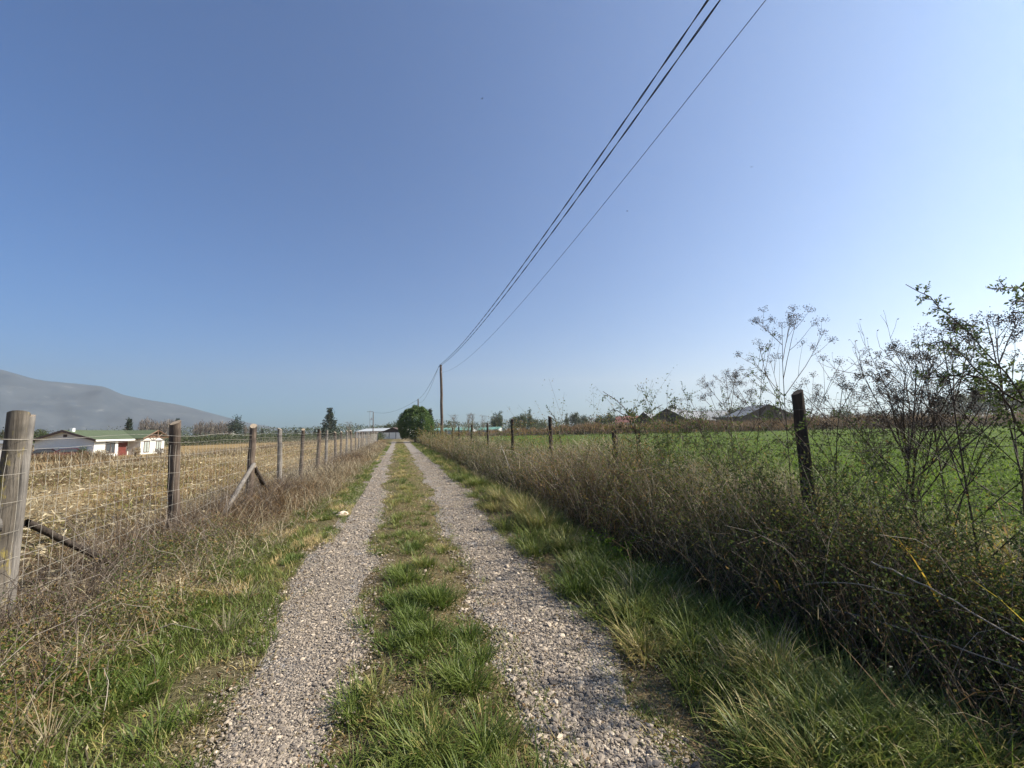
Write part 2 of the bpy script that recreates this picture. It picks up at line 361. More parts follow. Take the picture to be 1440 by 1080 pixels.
# strip between the tracks
n = 300; cy = logy(n, 1.75, 55); cx = np.clip(RNG.normal(0.2, 0.22, n), -0.22, 0.68)
sc = 1 + cy * 0.035
pt = fbm(cx * 1.2 + 60, cy * 0.9)
tussocks(g, cx, cy, np.where(cy < 8, RNG.integers(40, 130, n), RNG.integers(25, 70, n)), RNG.uniform(0.07, 0.17, n) * (1 + cy * 0.004), 0.0055 * sc, np.clip(0.40 + 0.9 * (pt - 0.42) + RNG.normal(0, 0.08, n) + 0.12 * smooth(6, 20, cy), 0, 1), 0.05 * sc)
for (x_, y_) in ((0.02, 4.65), (0.10, 4.45), (0.26, 3.95), (0.33, 3.85), (0.24, 3.25), (0.33, 2.72), (0.42, 2.6), (0.12, 2.15), (0.40, 2.1), (0.27, 1.9), (0.5, 1.75), (-0.02, 1.8)):
    tussocks(g, np.array([x_]), np.array([y_]), [RNG.integers(170, 260)], RNG.uniform(0.16, 0.22), 0.0068, 0.37, 0.07, 1.7)
n = 22000; y = logy(n, 1.6, 55); x = RNG.uniform(-0.36, 0.85, n); k = fbm(x * 2.2, y * 1.3) > 0.44; x, y = x[k], y[k]
add_blades(g, x, y, RNG.uniform(0.03, 0.10, len(x)), 0.0045 * (1 + y * 0.06), RNG.uniform(0.1, 0.9, len(x)), RNG.uniform(0.8, 1.9, len(x)), np.clip(RNG.normal(0.55, 0.20, len(x)), 0, 1))
n = 420; cy = logy(n, 1.7, 40); ed = RNG.integers(0, 4, n); cx = np.where(ed == 0, track_edge(cy, 0, 'l'), np.where(ed == 1, track_edge(cy, 1, 'l'), np.where(ed == 2, track_edge(cy, 0, 'r'), track_edge(cy, 1, 'r')))) + RNG.normal(0, 0.09, n)
tussocks(g, cx, cy, RNG.integers(12, 46, n), RNG.uniform(0.04, 0.10, n), 0.0048 * (1 + cy * 0.04), np.clip(RNG.normal(0.5, 0.16, n), 0, 1), 0.045)
# left verge lawn
n = 62000; y = logy(n, 1.5, 60); x = -0.85 - RNG.random(n) ** 1.1 * (0.35 + 1.15 * (1 - smooth(3, 16, y)))
pt = fbm(x * 1.7 + 5, y * 1.0 + 3)
k = (pt > 0.31 + 0.14 * (x > -1.05)); x, y, pt = x[k], y[k], pt[k]; m_ = len(x)
add_blades(g, x, y, RNG.uniform(0.04, 0.13, m_) * (1 - 0.3 * smooth(6, 14, y)), 0.0045 * (1 + y * 0.07), RNG.uniform(0.05, 0.6, m_), RNG.uniform(0.5, 1.6, m_), np.clip(RNG.normal(0.40, 0.12, m_) + 0.35 * (fbm(x * 1.1, y * 0.8 + 40) > 0.54) + 0.5 * np.maximum(0.47 - pt, 0) * 4, 0, 1))
n = 110; cy = logy(n, 1.6, 20); cx = -1.0 - RNG.random(n) * 1.1 * (1 - 0.5 * smooth(4, 14, cy))
tussocks(g, cx, cy, RNG.integers(40, 110, n), RNG.uniform(0.10, 0.20, n), 0.0056 * (1 + cy * 0.04), np.clip(RNG.normal(0.40, 0.14, n), 0, 1), 0.06)
# right verge
n = 46000; y = logy(n, 1.2, 60); x = 1.40 + RNG.random(n) * (1.10 + 0.25 * (1 - smooth(2, 5, y))) + 0.22 * smooth(5, 15, y)
k = fbm(x * 1.9 + 15, y * 1.1 + 3) > 0.40; x, y = x[k], y[k]; m_ = len(x)
add_blades(g, x, y, RNG.uniform(0.05, 0.18, m_), 0.005 * (1 + y * 0.06), RNG.uniform(0.05, 0.8, m_), RNG.uniform(0.6, 1.9, m_), np.clip(RNG.normal(0.48, 0.18, m_), 0, 1))
n = 300; cy = logy(n, 1.3, 55); cx = 1.55 + RNG.random(n) * 1.1 + 0.2 * smooth(5, 15, cy); pt = fbm(cx * 0.8, cy * 0.7 + 33)
tussocks(g, cx, cy, np.where(cy < 9, RNG.integers(50, 150, n), RNG.integers(30, 90, n)), RNG.uniform(0.15, 0.36, n), 0.0062 * (1 + cy * 0.045), np.clip(0.46 + 1.3 * (pt - 0.5) + RNG.normal(0, 0.1, n), 0, 1), 0.08, 1.8)
for (x_, y_, t_, l_) in ((1.55, 1.7, 0.42, 0.26), (1.75, 1.55, 0.40, 0.30), (1.95, 1.8, 0.48, 0.28), (2.15, 1.62, 0.36, 0.30), (2.3, 1.8, 0.36, 0.24), (2.0, 2.15, 0.42, 0.26), (1.7, 2.3, 0.45, 0.22), (2.4, 1.5, 0.34, 0.28), (1.85, 3.1, 0.40, 0.24), (2.1, 3.5, 0.40, 0.28), (1.85, 4.4, 0.42, 0.26),
                          (2.0, 6.9, 0.70, 0.48), (2.15, 7.6, 0.66, 0.46), (1.95, 8.5, 0.70, 0.45), (2.2, 9.6, 0.60, 0.40), (2.0, 6.2, 0.64, 0.42), (2.05, 11.5, 0.5, 0.36), (1.95, 13.0, 0.45, 0.36)):
    tussocks(g, np.array([x_, x_ + 0.1]), np.array([y_, y_ - 0.12]), [190, 140], l_, 0.0068 * (1 + y_ * 0.03), t_, 0.10, 1.6)
n = 12000; y = logy(n, 1.2, 30); x = RNG.uniform(1.05, 1.75, n)
add_blades(g, x, y, RNG.uniform(0.02, 0.06, n), 0.005 * (1 + y * 0.05), RNG.uniform(0.2, 1.0, n), RNG.uniform(0.8, 1.8, n), np.clip(RNG.normal(0.62, 0.16, n), 0, 1))
tag(g.build('grass', m_grass), 'green and bleached grass on the middle strip and both verges', 'grass', kind='stuff')

# dry weeds along the left fence, straw litter by the tracks
g = G()
n = 60000; y = logy(n, 2.6, 62); x = -2.95 + RNG.normal(0, 0.55, n) + 0.35 * smooth(5, 12, y); x = np.minimum(x, -1.35 - 0.5 * (1 - smooth(3, 8, y)) + RNG.normal(0, 0.1, n))
cl = fbm(x * 1.3 + 3, y * 0.8 + 9); big = fbm(x * 0.7 + 50, y * 0.35)
tn = np.clip(0.36 + 1.3 * (big - 0.45) + RNG.normal(0, 0.20, n) + 0.10 * smooth(5, 10, y), 0, 1)
add_blades(g, x, y, RNG.uniform(0.10, 0.40, n) * (0.35 + 1.3 * cl) * (1 + 0.7 * smooth(4.5, 9, y)), 0.0056 * (1 + y * 0.06), RNG.uniform(0.1, 1.2, n), RNG.uniform(0.9, 2.9, n), tn, 3)
n = 16000; y = logy(n, 2.4, 50); x = -2.5 + RNG.normal(0, 0.5, n) + 0.35 * smooth(5, 12, y)
P = np.stack([x, y, hz(x, y) + RNG.random(n) * 0.28 * fbm(x * 1.6, y * 1.1)], 1)
add_leaves(g, P, unit(n) * np.array([1, 1, 0.5]), RNG.uniform(0.02, 0.07, n) * (1 + y * 0.03), RNG.uniform(0.004, 0.010, n) * (1 + y * 0.05), np.clip(RNG.normal(0.45, 0.22, n), 0, 1))
n = 24000; y = logy(n, 1.5, 30); x = -0.92 + RNG.normal(0, 0.24, n) - 0.1 * smooth(5, 15, y)
add_blades(g, x, y, RNG.uniform(0.02, 0.11, n), 0.004 * (1 + y * 0.05), RNG.uniform(0.9, 1.5, n), RNG.uniform(1.2, 1.9, n), np.clip(RNG.normal(0.6, 0.2, n), 0, 1), 3)
n = 62000; y = logy(n, 1.5, 50); x = RNG.choice([-0.22, 0.74, 0.2, 0.3, 1.5], n) + RNG.normal(0, 0.16, n)
add_blades(g, x, y, RNG.uniform(0.015, 0.08, n), 0.0036 * (1 + y * 0.06), RNG.uniform(0.9, 1.5, n), RNG.uniform(1.2, 1.8, n), np.clip(RNG.normal(0.56, 0.22, n), 0, 1), 3)
n = 22000; y = logy(n, 1.5, 22); x = RNG.choice([-0.24, 0.72, 0.15, 0.35, 1.45, -0.95, 1.9], n) + RNG.normal(0, 0.15, n)
P = np.stack([x, y, hz(x, y) + 0.012 + RNG.random(n) * 0.012], 1)
add_leaves(g, P, unit(n) * np.array([1, 1, 0.12]), RNG.uniform(0.012, 0.035, n), RNG.uniform(0.006, 0.014, n), np.clip(RNG.normal(0.42, 0.22, n), 0, 1))
# bleached bunches close to the track edge and tall stalks in the right verge
n = 60; cy = logy(n, 2.0, 30); cx = np.where(RNG.random(n) < 0.45, -1.25 - RNG.random(n) * 0.9, 1.75 + RNG.random(n) * 0.9)
tussocks(g, cx, cy, RNG.integers(20, 70, n), RNG.uniform(0.12, 0.42, n), 0.0036 * (1 + cy * 0.04), np.clip(RNG.normal(0.72, 0.15, n), 0, 1), 0.06)
tag(g.build('dry_grass', m_dry), 'rust and straw coloured dead weeds along the left fence and track edges', 'dry grass', kind='stuff')

# scrubby low weeds near the first left post: small olive leaves on wiry stems
g = G()
n = 2300; y = logy(n, 2.2, 45); x = -2.55 + RNG.normal(0, 0.38, n); az = RNG.random(n) * 6.283; L = RNG.uniform(0.25, 0.75, n); tl = np.linspace(0, 1, 6)
lean = RNG.uniform(0.2, 1.1, n)[:, None] * tl; hor = (L[:, None] * tl) * np.sin(lean); ver = (L[:, None] * tl) * np.cos(lean)
P = np.stack([x[:, None] + hor * np.cos(az)[:, None], y[:, None] + hor * np.sin(az)[:, None], hz(x, y)[:, None] + ver], -1) + RNG.normal(0, 0.012, (n, 6, 3))
V, Q = tubes(P, np.broadcast_to(0.0022 * (1 - 0.6 * tl), (n, 6)) * (1 + 0.05 * y)[:, None], 3)
g.add(V, Q, None, np.repeat(np.clip(RNG.normal(0.6, 0.25, n), 0, 1), 18))
tag(g.build('dry_stalks', m_twig), 'thin grey and brown dead stalks standing along the left fence', 'dead stalks', kind='stuff')
g = G()
n = 42000; y = logy(n, 2.0, 7.0); x = -2.15 + RNG.normal(0, 0.30, n) - 0.05 * (y - 3); cl = fbm(x * 2.5, y * 2.5)
k = cl > 0.42; x, y, cl = x[k], y[k], cl[k]; n = len(x)
P = np.stack([x, y, hz(x, y) + RNG.random(n) ** 1.5 * 0.55 * cl], 1)
add_leaves(g, P, unit(n) + np.array([0, 0, 0.3]), RNG.uniform(0.014, 0.034, n), RNG.uniform(0.006, 0.014, n), np.clip(RNG.beta(2, 2, n) * 0.75 + 0.45 * (fbm(x * 3 + 20, y * 3) - 0.42) + 0.30 * (RNG.random(n) < 0.5), 0, 1))
tag(g.build('weed_leaves', m_leafd), 'low olive and brown leafy scrub in front of the first left posts', 'weeds', kind='stuff')

def dead_bush(x, y, H, n, label):
    z = float(hz(x, y)); root = thing('dead_bush', (x, y, z), label, 'bush'); w = Wood()
    for i in range(n):
        a = RNG.random() * 6.283; s_ = RNG.uniform(0.2, 1.0); P = polyline((x, y, z - 0.02), (math.cos(a) * s_, math.sin(a) * s_, 1), H * RNG.uniform(0.7, 1.1), 8, (0.3 * math.cos(a), 0.3 * math.sin(a), -0.2), 0.10); w.add(P, 0.0042, 0.0018, 0.55 + 0.3 * RNG.random())
        for k in range(9):
            j = RNG.integers(2, 8); T_ = polyline(P[j], P[j] - P[j - 1] + RNG.normal(0, 0.10, 3), H * RNG.uniform(0.15, 0.4), 5, (0, 0, 0.1), 0.15); w.add(T_, 0.002, 0.001, 0.5 + 0.4 * RNG.random())
            for q in range(3): w.add(polyline(T_[RNG.integers(1, 5)], RNG.normal(size=3) + np.array([0, 0, 0.5]), H * RNG.uniform(0.05, 0.14), 4, (0, 0, 0), 0.15), 0.0012, 0.0008, 0.5 + 0.4 * RNG.random())
    g = G(); w.into(g, 3); g.V = [v - np.array(root.location) for v in g.V]; g.build('branches', m_twig, root)
DEAD_BUSHES = [(-2.75, 5.35, 0.95, 9, 'twiggy brown dead bush in front of the wire between the first and second left posts'), (-2.55, 6.2, 0.7, 8, 'low dead bush just left of the second left post'),
    (-2.8, 8.3, 0.8, 11, 'grey dead bush at the foot of the pale strut'), (-2.6, 4.6, 0.55, 7, 'tangled dead bush at the foot of the nearest left post'), (-2.7, 10.6, 0.75, 10, 'grey dead bush past the third left post')]
# dry stubble field on the left
g = G()
n = 130000; y = logy(n, 3.0, 95); x = -3.1 - RNG.random(n) * (y * 1.25 + 3.0)
dark = fbm(x * 0.22, y * 0.22 + 7)
tn = np.clip(0.66 + RNG.normal(0, 0.17, n) - 0.70 * smooth(0.42, 0.56, dark), 0, 1)
add_blades(g, x, y, RNG.uniform(0.10, 0.45, n) * (0.25 + 1.5 * fbm(x * 0.9, y * 0.9) ** 1.3) * (1 + y * 0.007), 0.0056 * (1 + y * 0.065), RNG.uniform(0.2, 1.3, n), RNG.uniform(1.0, 2.6, n), tn, 3)
n = 22000; y = logy(n, 3.0, 60); x = -3.1 - RNG.random(n) * (y * 1.25 + 3.0)
P = np.stack([x, y, hz(x, y) + RNG.random(n) * 0.15], 1)
add_leaves(g, P, unit(n) * np.array([1, 1, 0.35]), RNG.uniform(0.06, 0.22, n), RNG.uniform(0.015, 0.03, n) * (1 + y * 0.03), np.clip(RNG.normal(0.8, 0.16, n), 0, 1))
n = 5000; t = RNG.random(n); x = -30.5 + t * 19.0 + RNG.normal(0, 1.0, n); y = 37 + t * 38 + RNG.normal(0, 2.0, n)
add_blades(g, x, y, RNG.uniform(0.35, 0.95, n), 0.05, RNG.uniform(0.0, 0.5, n), RNG.uniform(0.4, 1.6, n), np.clip(RNG.normal(0.5, 0.2, n), 0, 1), 3)
n = 2600; t = RNG.random(n); a_, b_ = at(28, 640, 44), at(150, 640, 48); x = a_[0] + (b_[0] - a_[0]) * t + RNG.normal(0, 0.5, n); y = a_[1] + (b_[1] - a_[1]) * t + RNG.normal(0, 0.8, n)
add_blades(g, x, y, RNG.uniform(0.5, 1.15, n) * (0.5 + fbm(t * 9, t * 0 + 2)), 0.05, RNG.uniform(0.0, 0.5, n), RNG.uniform(0.4, 1.6, n), np.clip(RNG.normal(0.42, 0.2, n), 0, 1), 3)
tag(g.build('stubble', m_dry), 'straw coloured stubble and dead leaves covering the left field', 'stubble', kind='stuff')

g = G(); n = 60000; y = logy(n, 3.5, 95); x = -3.3 - RNG.random(n) * (y * 1.25 + 3.0); dk = fbm(x * 0.22, y * 0.22 + 7); k = dk > 0.47; x, y = x[k], y[k]; n = len(x)
add_blades(g, x, y, RNG.uniform(0.06, 0.24, n), 0.006 * (1 + y * 0.065), RNG.uniform(0.1, 1.0, n), RNG.uniform(0.8, 2.0, n), np.clip(RNG.normal(0.66, 0.12, n), 0, 1), 3)
tag(g.build('field_grass', m_grass), 'olive green regrowth in patches over the left stubble field', 'grass', kind='stuff')

# green crop on the right
g = G()
n = 120000; y = logy(n, 0.8, 130) - 0.6; x = 4.4 + RNG.random(n) ** 1.15 * (np.abs(y) * 2.4 + 6.0)
add_blades(g, x, y, RNG.uniform(0.08, 0.26, n), 0.011 * (1 + (np.abs(y) + x * 0.4) * 0.06), RNG.uniform(0.1, 0.9, n), RNG.uniform(0.9, 2.0, n), np.clip(RNG.normal(0.5, 0.22, n) + 0.4 * (fbm(x * 0.4, y * 0.3) - 0.5), 0, 1), 3)
tag(g.build('green_crop', m_crop), 'low bright green crop filling the field behind the right fence', 'crop', kind='stuff')

# ------------------------------------------------------------------ hedge thicket on the right
def hedge_h(y): return (0.58 + 0.75 * fbm(y * 0.75 + 3, y * 0 + 1, 3)) * (0.80 + 0.20 * smooth(3.0, 6.0, y)) * (0.55 + 0.45 * smooth(1.5, 2.8, y))
g1 = G(); g2 = G(); g3 = G()
n = 10500; y = logy(n, 0.6, 62); TALL = RNG.random(n) < 0.045 + 0.075 * ((y > 1.6) & (y < 6)); x = 3.45 + RNG.normal(0, 0.42, n); x = np.maximum(x, 2.75 + RNG.normal(0, 0.08, n))
az = RNG.random(n) * 6.283; gap_ = (y > 2.0) & (y < 4.6); x = np.where(gap_ & (x > 3.45), x - 0.25, x); L = np.where(gap_, 0.85, 1.0) * hedge_h(y) * np.where(TALL, RNG.uniform(1.6, 2.4, n), RNG.uniform(0.6, 1.45, n)); tl = np.linspace(0, 1, 7)
ang = RNG.uniform(0.0, 0.5, n)[:, None] + RNG.uniform(0.2, 1.9, n)[:, None] * tl[None] ** 1.5
st = L[:, None] / 6; dx = np.cumsum(np.sin(ang) * st, 1) - np.sin(ang) * st; dz = np.cumsum(np.cos(ang) * st, 1) - np.cos(ang) * st
P = np.stack([x[:, None] + dx * np.cos(az)[:, None], y[:, None] + dx * np.sin(az)[:, None], hz(x, y)[:, None] + np.maximum(dz, 0.02)], -1) + np.cumsum(RNG.normal(0, 0.018, (n, 7, 3)), 1)
V, Q = tubes(P, np.broadcast_to(0.0021 * (1 - 0.6 * tl), (n, 7)) * (1 + 0.07 * y)[:, None], 3)
g1.add(V, Q, None, np.repeat(np.clip(RNG.normal(0.60, 0.27, n), 0, 1), 21))
tag(g1.build('bramble_canes', m_twig), 'tangle of brown arching bramble canes along the right fence', 'brambles', kind='stuff')
nl = 240000; i = np.where(RNG.random(nl) < 0.15, RNG.choice(np.nonzero(TALL)[0], nl), RNG.integers(0, n, nl)); j = RNG.integers(1, 7, nl); f_ = RNG.random((nl, 1))
PP = P[i, j - 1] * (1 - f_) + P[i, j] * f_ + RNG.normal(0, 0.045, (nl, 3)); yy = np.maximum(PP[:, 1], 0.5)
brown = 0.50 * smooth(3.0, 7, yy) * smooth(0.38, 0.55, fbm(PP[:, 0] * 1.2, yy * 0.5))
s_ = (1 + yy * 0.075)
add_leaves(g2, PP, unit(nl) + np.array([0.2, 0, 0.2]), RNG.uniform(0.014, 0.030, nl) * s_, RNG.uniform(0.006, 0.013, nl) * s_, np.clip(RNG.beta(1.8, 2.4, nl) * 0.92 + brown * RNG.uniform(0.4, 1.1, nl) + 0.25 * (RNG.random(nl) < 0.12), 0, 1))
tag(g2.build('bramble_leaves', m_leafd), 'small dark green and browned leaves of the right hedge', 'brambles', kind='stuff')
n = 21000; y = logy(n, 0.9, 62); x = 3.5 + RNG.normal(0, 0.45, n); hh = hedge_h(y)
z0 = hz(x, y) + hh * RNG.uniform(0.0, 0.6, n)
add_blades(g3, x, y, hh * RNG.uniform(0.2, 0.75, n), 0.0034 * (1 + y * 0.07), RNG.uniform(0.0, 0.9, n), RNG.uniform(0.5, 2.2, n), np.clip(RNG.normal(0.55, 0.22, n) + 0.9 * (fbm(x * 0.5, y * 0.5 + 77) - 0.45), 0, 1), 3, z=z0)
n = 16000; y = logy(n, 3.2, 62); x = 3.6 + RNG.normal(0, 0.45, n); hh = hedge_h(y)
add_blades(g3, x, y, RNG.uniform(0.10, 0.34, n), 0.0032 * (1 + y * 0.07), RNG.uniform(0.0, 0.9, n), RNG.uniform(0.4, 1.9, n), np.clip(RNG.normal(0.70, 0.2, n), 0, 1), 3, z=hz(x, y) + hh * RNG.uniform(0.6, 1.05, n))
n = 9000; y = logy(n, 1.5, 50); x = 4.5 + np.abs(RNG.normal(0, 1.1, n))
add_blades(g3, x, y, RNG.uniform(0.25, 0.6, n), 0.0035 * (1 + y * 0.07), RNG.uniform(0.0, 0.5, n), RNG.uniform(0.3, 1.7, n), np.clip(RNG.normal(0.66, 0.2, n), 0, 1), 3)
tag(g3.build('hedge_straw', m_dry), 'dead reddish brown grass stems growing up through the right hedge', 'dry grass', kind='stuff')
g = G(); n = 900; y = logy(n, 1.3, 8); x = 4.15 + RNG.normal(0, 0.35, n)
add_blades(g, x, y, RNG.uniform(0.5, 1.15, n), RNG.uniform(0.014, 0.028, n), RNG.uniform(0.1, 0.6, n), RNG.uniform(0.8, 2.2, n), np.clip(RNG.beta(1.5, 1.5, n), 0, 1), 5)
tag(g.build('yellow_strap_leaves', m_strap), 'yellow and orange strap leaves of dying maize behind the right hedge', 'weeds', kind='stuff')

# ------------------------------------------------------------------ shrubs, weeds, arching branches
def polyline(p, d, L, n, bend, wob):
    """grow a twig of n points from p in direction d; bend pulls it (3-vector)"""
    pts = [np.array(p, float)]; d = np.array(d, float); d /= np.linalg.norm(d)
    for _ in range(n - 1):
        d = d + np.asarray(bend) / n + RNG.normal(0, wob, 3); d /= np.linalg.norm(d); pts.append(pts[-1] + d * L / (n - 1))
    return np.array(pts)
class Wood:
    def __init__(s): s.by = {}
    def add(s, P, r0, r1, tint=0.3):
        s.by.setdefault(len(P), []).append((P, np.linspace(r0, r1, len(P)), tint))
    def into(s, g, k=4):
        for m, L in s.by.items():
            P = np.stack([a[0] for a in L]); R_ = np.stack([a[1] for a in L]); V, Q = tubes(P, R_, k)
            g.add(V, Q, None, np.repeat([a[2] for a in L], m * k))
def leafy(w, lv, P, r, tl, leaf, gap, depth=1, dens=1.0):
    """side twigs along P and leaves along them"""
    w.add(P, r, r * 0.35, 0.25 + 0.2 * RNG.random())
    seg = np.linalg.norm(np.diff(P, axis=0), axis=1); tot = seg.sum(); cs = np.concatenate([[0], np.cumsum(seg)])
    def pos(t):
        i = min(np.searchsorted(cs, t * tot) - 1, len(P) - 2); i = max(i, 0); f = (t * tot - cs[i]) / seg[i]
        return P[i] + (P[i + 1] - P[i]) * f, (P[i + 1] - P[i]) / seg[i]
    if depth > 0:
        t = 0.15
        while t < 0.98:
            p, d = pos(t); side = np.cross(d, RNG.normal(size=3)); side /= np.linalg.norm(side)
            L = tl * RNG.uniform(0.4, 1.1) * (1.05 - 0.75 * t)
            leafy(w, lv, polyline(p, d * 0.6 + side, L, 5, (0, 0, 0.25), 0.12), r * 0.45, tl * 0.4, leaf, gap, depth - 1, dens)
            t += gap * RNG.uniform(0.7, 1.3) / tot
    if depth <= 1:
        k = max(2, int(tot / leaf * 1.5 * dens))
        for t in np.linspace(0.1, 1, k):
            p, d = pos(t); side = np.cross(d, RNG.normal(size=3)); side /= np.linalg.norm(side)
            lv.append((p, d * RNG.uniform(0.3, 0.9) + side, leaf * RNG.uniform(0.7, 1.25)))
def close_shrub(root, w, lv, leaf_mat=None, leafname='leaves', trange=(0.05, 0.55)):
    g = G(); w.into(g, 4); g.V = [v - np.array(root.location) for v in g.V]; g.build('branches', m_twig, root)
    if lv:
        g = G(); P = np.array([a[0] for a in lv]) - np.array(root.location); D = np.array([a[1] for a in lv]); L = np.array([a[2] for a in lv])
        add_leaves(g, P, D, L, L * 0.5, RNG.uniform(*trange, len(L)))
        g.build(leafname, leaf_mat or m_leafd, root)
def leafy_shrub(x, y, H, n, spread, leaf, label, dens=1.0, tl=0.42, group=None, lean=(0, 0)):
    root = thing('leafy_shrub', (x, y, float(hz(x, y))), label, 'shrub', group)
    w, lv = Wood(), []
    for i in range(n):
        a = RNG.random() * 6.283; d = np.array([math.cos(a) * spread + lean[0], math.sin(a) * spread + lean[1], 1.0])
        P = polyline((x + 0.05 * math.cos(a), y + 0.05 * math.sin(a), hz(x, y) - 0.02), d, H * RNG.uniform(0.7, 1.1), 10, (0.5 * d[0], 0.5 * d[1], -0.25), 0.06)
        leafy(w, lv, P, 0.0055, tl, leaf, 0.085, 2, dens)
    close_shrub(root, w, lv); return root
def path_shrub(name, label, paths, cat='branch', leaf=0.03, tl=0.3, r=0.007, dens=1.0, depth=2, gap=0.06):
    """a shrub whose main branches follow given world paths"""
    b = paths[0][0]; root = thing(name, (b[0], b[1], float(hz(b[0], b[1]))), label, cat)
    w, lv = Wood(), []
    for P in paths:
        P = np.array(P, float); t = np.linspace(0, len(P) - 1, 14)
        Pf = np.stack([np.interp(t, np.arange(len(P)), P[:, k]) for k in range(3)], 1) + RNG.normal(0, 0.006, (14, 3))
        leafy(w, lv, Pf, r, tl, leaf, gap, depth, dens)
    close_shrub(root, w, lv); return root

def umbel_weed(x, y, H, nb, label, group=None, lean=(0, 0), heads=True):
    """tall dead weed: straight stem, ascending branches, umbels of seed heads"""
    z = float(hz(x, y)); root = thing('dead_umbel_weed', (x, y, z), label, 'weed', group)
    w, hd = Wood(), []
    S = polyline((x, y, z - 0.02), (lean[0], lean[1], 1), H, 14, (0, 0, 0.1), 0.02); w.add(S, 0.009, 0.003, 0.35)
    def umb(p, d, L):
        for k in range(RNG.integers(6, 11)):
            dd = d + RNG.normal(0, 0.55, 3); P = polyline(p, dd, L * RNG.uniform(0.7, 1.2), 3, (0, 0, 0.3), 0.05); w.add(P, 0.0012, 0.0008, 0.3)
            for q in range(9): hd.append((P[-1] + RNG.normal(0, 0.015, 3), RNG.normal(size=3), RNG.uniform(0.009, 0.015)))
    def branch(p, d, L, r, dep):
        B = polyline(p, d, L, 7, (0, 0, 0.35), 0.05); w.add(B, r, r * 0.5, 0.35)
        umb(B[-1], B[-1] - B[-2], 0.055) if False else umb(B[-1], (B[-1] - B[-2]) / np.linalg.norm(B[-1] - B[-2]), 0.055)
        if dep > 0:
            for k in range(RNG.integers(3, 6)):
                i = RNG.integers(2, 6); dd = (B[i + 1] - B[i]) / np.linalg.norm(B[i + 1] - B[i]) + RNG.normal(0, 0.55, 3)
                branch(B[i], dd, L * RNG.uniform(0.25, 0.5), r * 0.55, dep - 1)
    a = RNG.random() * 6.283
    for k in range(nb):
        t = 0.42 + 0.56 * k / nb; i = int(t * 13); a += 2.4
        branch(S[i], (math.cos(a) * 0.8, math.sin(a) * 0.8, 0.9), H * 0.36 * (1.15 - 0.75 * (t - 0.42) / 0.56) * RNG.uniform(0.8, 1.2), 0.0042, 1)
    umb(S[-1], np.array([0, 0, 1.0]), 0.06)
    g = G(); w.into(g, 4); g.V = [v - np.array(root.location) for v in g.V]; g.build('stem', m_twig, root)
    if hd:
        g = G(); P = np.array([a[0] for a in hd]) - np.array(root.location)
        add_leaves(g, P, np.array([a[1] for a in hd]), np.array([a[2] for a in hd]), np.array([a[2] for a in hd]) * 0.7, RNG.uniform(0.1, 0.6, len(hd)))
        g.build('seed_heads', m_twig, root)
    return root
def weed_at(u, v, X_, nb, label, **k):
    p = atX(u, v, X_); umbel_weed(p[0], p[1], p[2] - float(hz(p[0], p[1])), nb, label, **k)
weed_at(1092, 458, 4.1, 10, 'tall dead weed with spreading seed heads rising just left of the near right post')
weed_at(1024, 522, 4.0, 8, 'shorter dead seed head weed in front of the long metal roofed barn')
weed_at(1150, 535, 3.9, 6, 'dead weed with few seed heads leaning right of the near right post', lean=(0.1, 0.0))
weed_at(1335, 470, 3.7, 8, 'dead seed head weed whose pale fork stands under the arching leafy branch')
weed_at(1418, 440, 3.9, 9, 'tall dead seed head weed at the right edge behind the arching branch')
weed_at(1236, 505, 4.3, 7, 'small dead seed head weed left of the bare rounded shrub')
weed_at(1300, 478, 4.6, 9, 'dead seed head weed topping out above the bare rounded shrub')
weed_at(955, 560, 4.4, 5, 'low thin dead weed before the old dark barn')
# bare rounded shrub
p = atX(1258, 486, 4.6); bx, by = p[0] - 0.10, p[1] - 0.10; rt = thing('bare_shrub', (bx, by, float(hz(bx, by))), 'bare rounded shrub with many fine upright grey twigs behind the right fence', 'shrub')
w, lv = Wood(), []
Hs = p[2]; S0 = polyline((bx, by, -0.02), (-0.03, 0, 1), 1.15, 7, (0, 0, 0.1), 0.03); w.add(S0, 0.016, 0.012, 0.3)
for i in range(16):
    a = RNG.random() * 6.283; s_ = RNG.uniform(0.1, 0.95); hh = (Hs - 1.1) / math.sqrt(1 + s_ * s_ * 0.6)
    P = polyline(S0[RNG.integers(4, 7)], (math.cos(a) * s_, math.sin(a) * s_, 1), hh * RNG.uniform(0.8, 0.98), 9, (0, 0, 0.25), 0.06); w.add(P, 0.007, 0.003, 0.3)
    for j in range(13):
        q = RNG.integers(3, 9); T_ = polyline(P[q], P[q] - P[q - 1] + RNG.normal(0, 0.07, 3), hh * RNG.uniform(0.15, 0.42), 6, (0, 0, 0.3), 0.09); w.add(T_, 0.0028, 0.0013, 0.35)
        for k in range(5):
            q2 = RNG.integers(1, 6); T2 = polyline(T_[q2], T_[q2] - T_[q2 - 1] + RNG.normal(0, 0.03, 3), hh * RNG.uniform(0.08, 0.18), 4, (0, 0, 0.2), 0.12); w.add(T2, 0.0016, 0.0008, 0.4)
            lv.append((T2[-1], RNG.normal(size=3), 0.018))
close_shrub(rt, w, lv, m_twig, 'seed_heads', (0.1, 0.5))
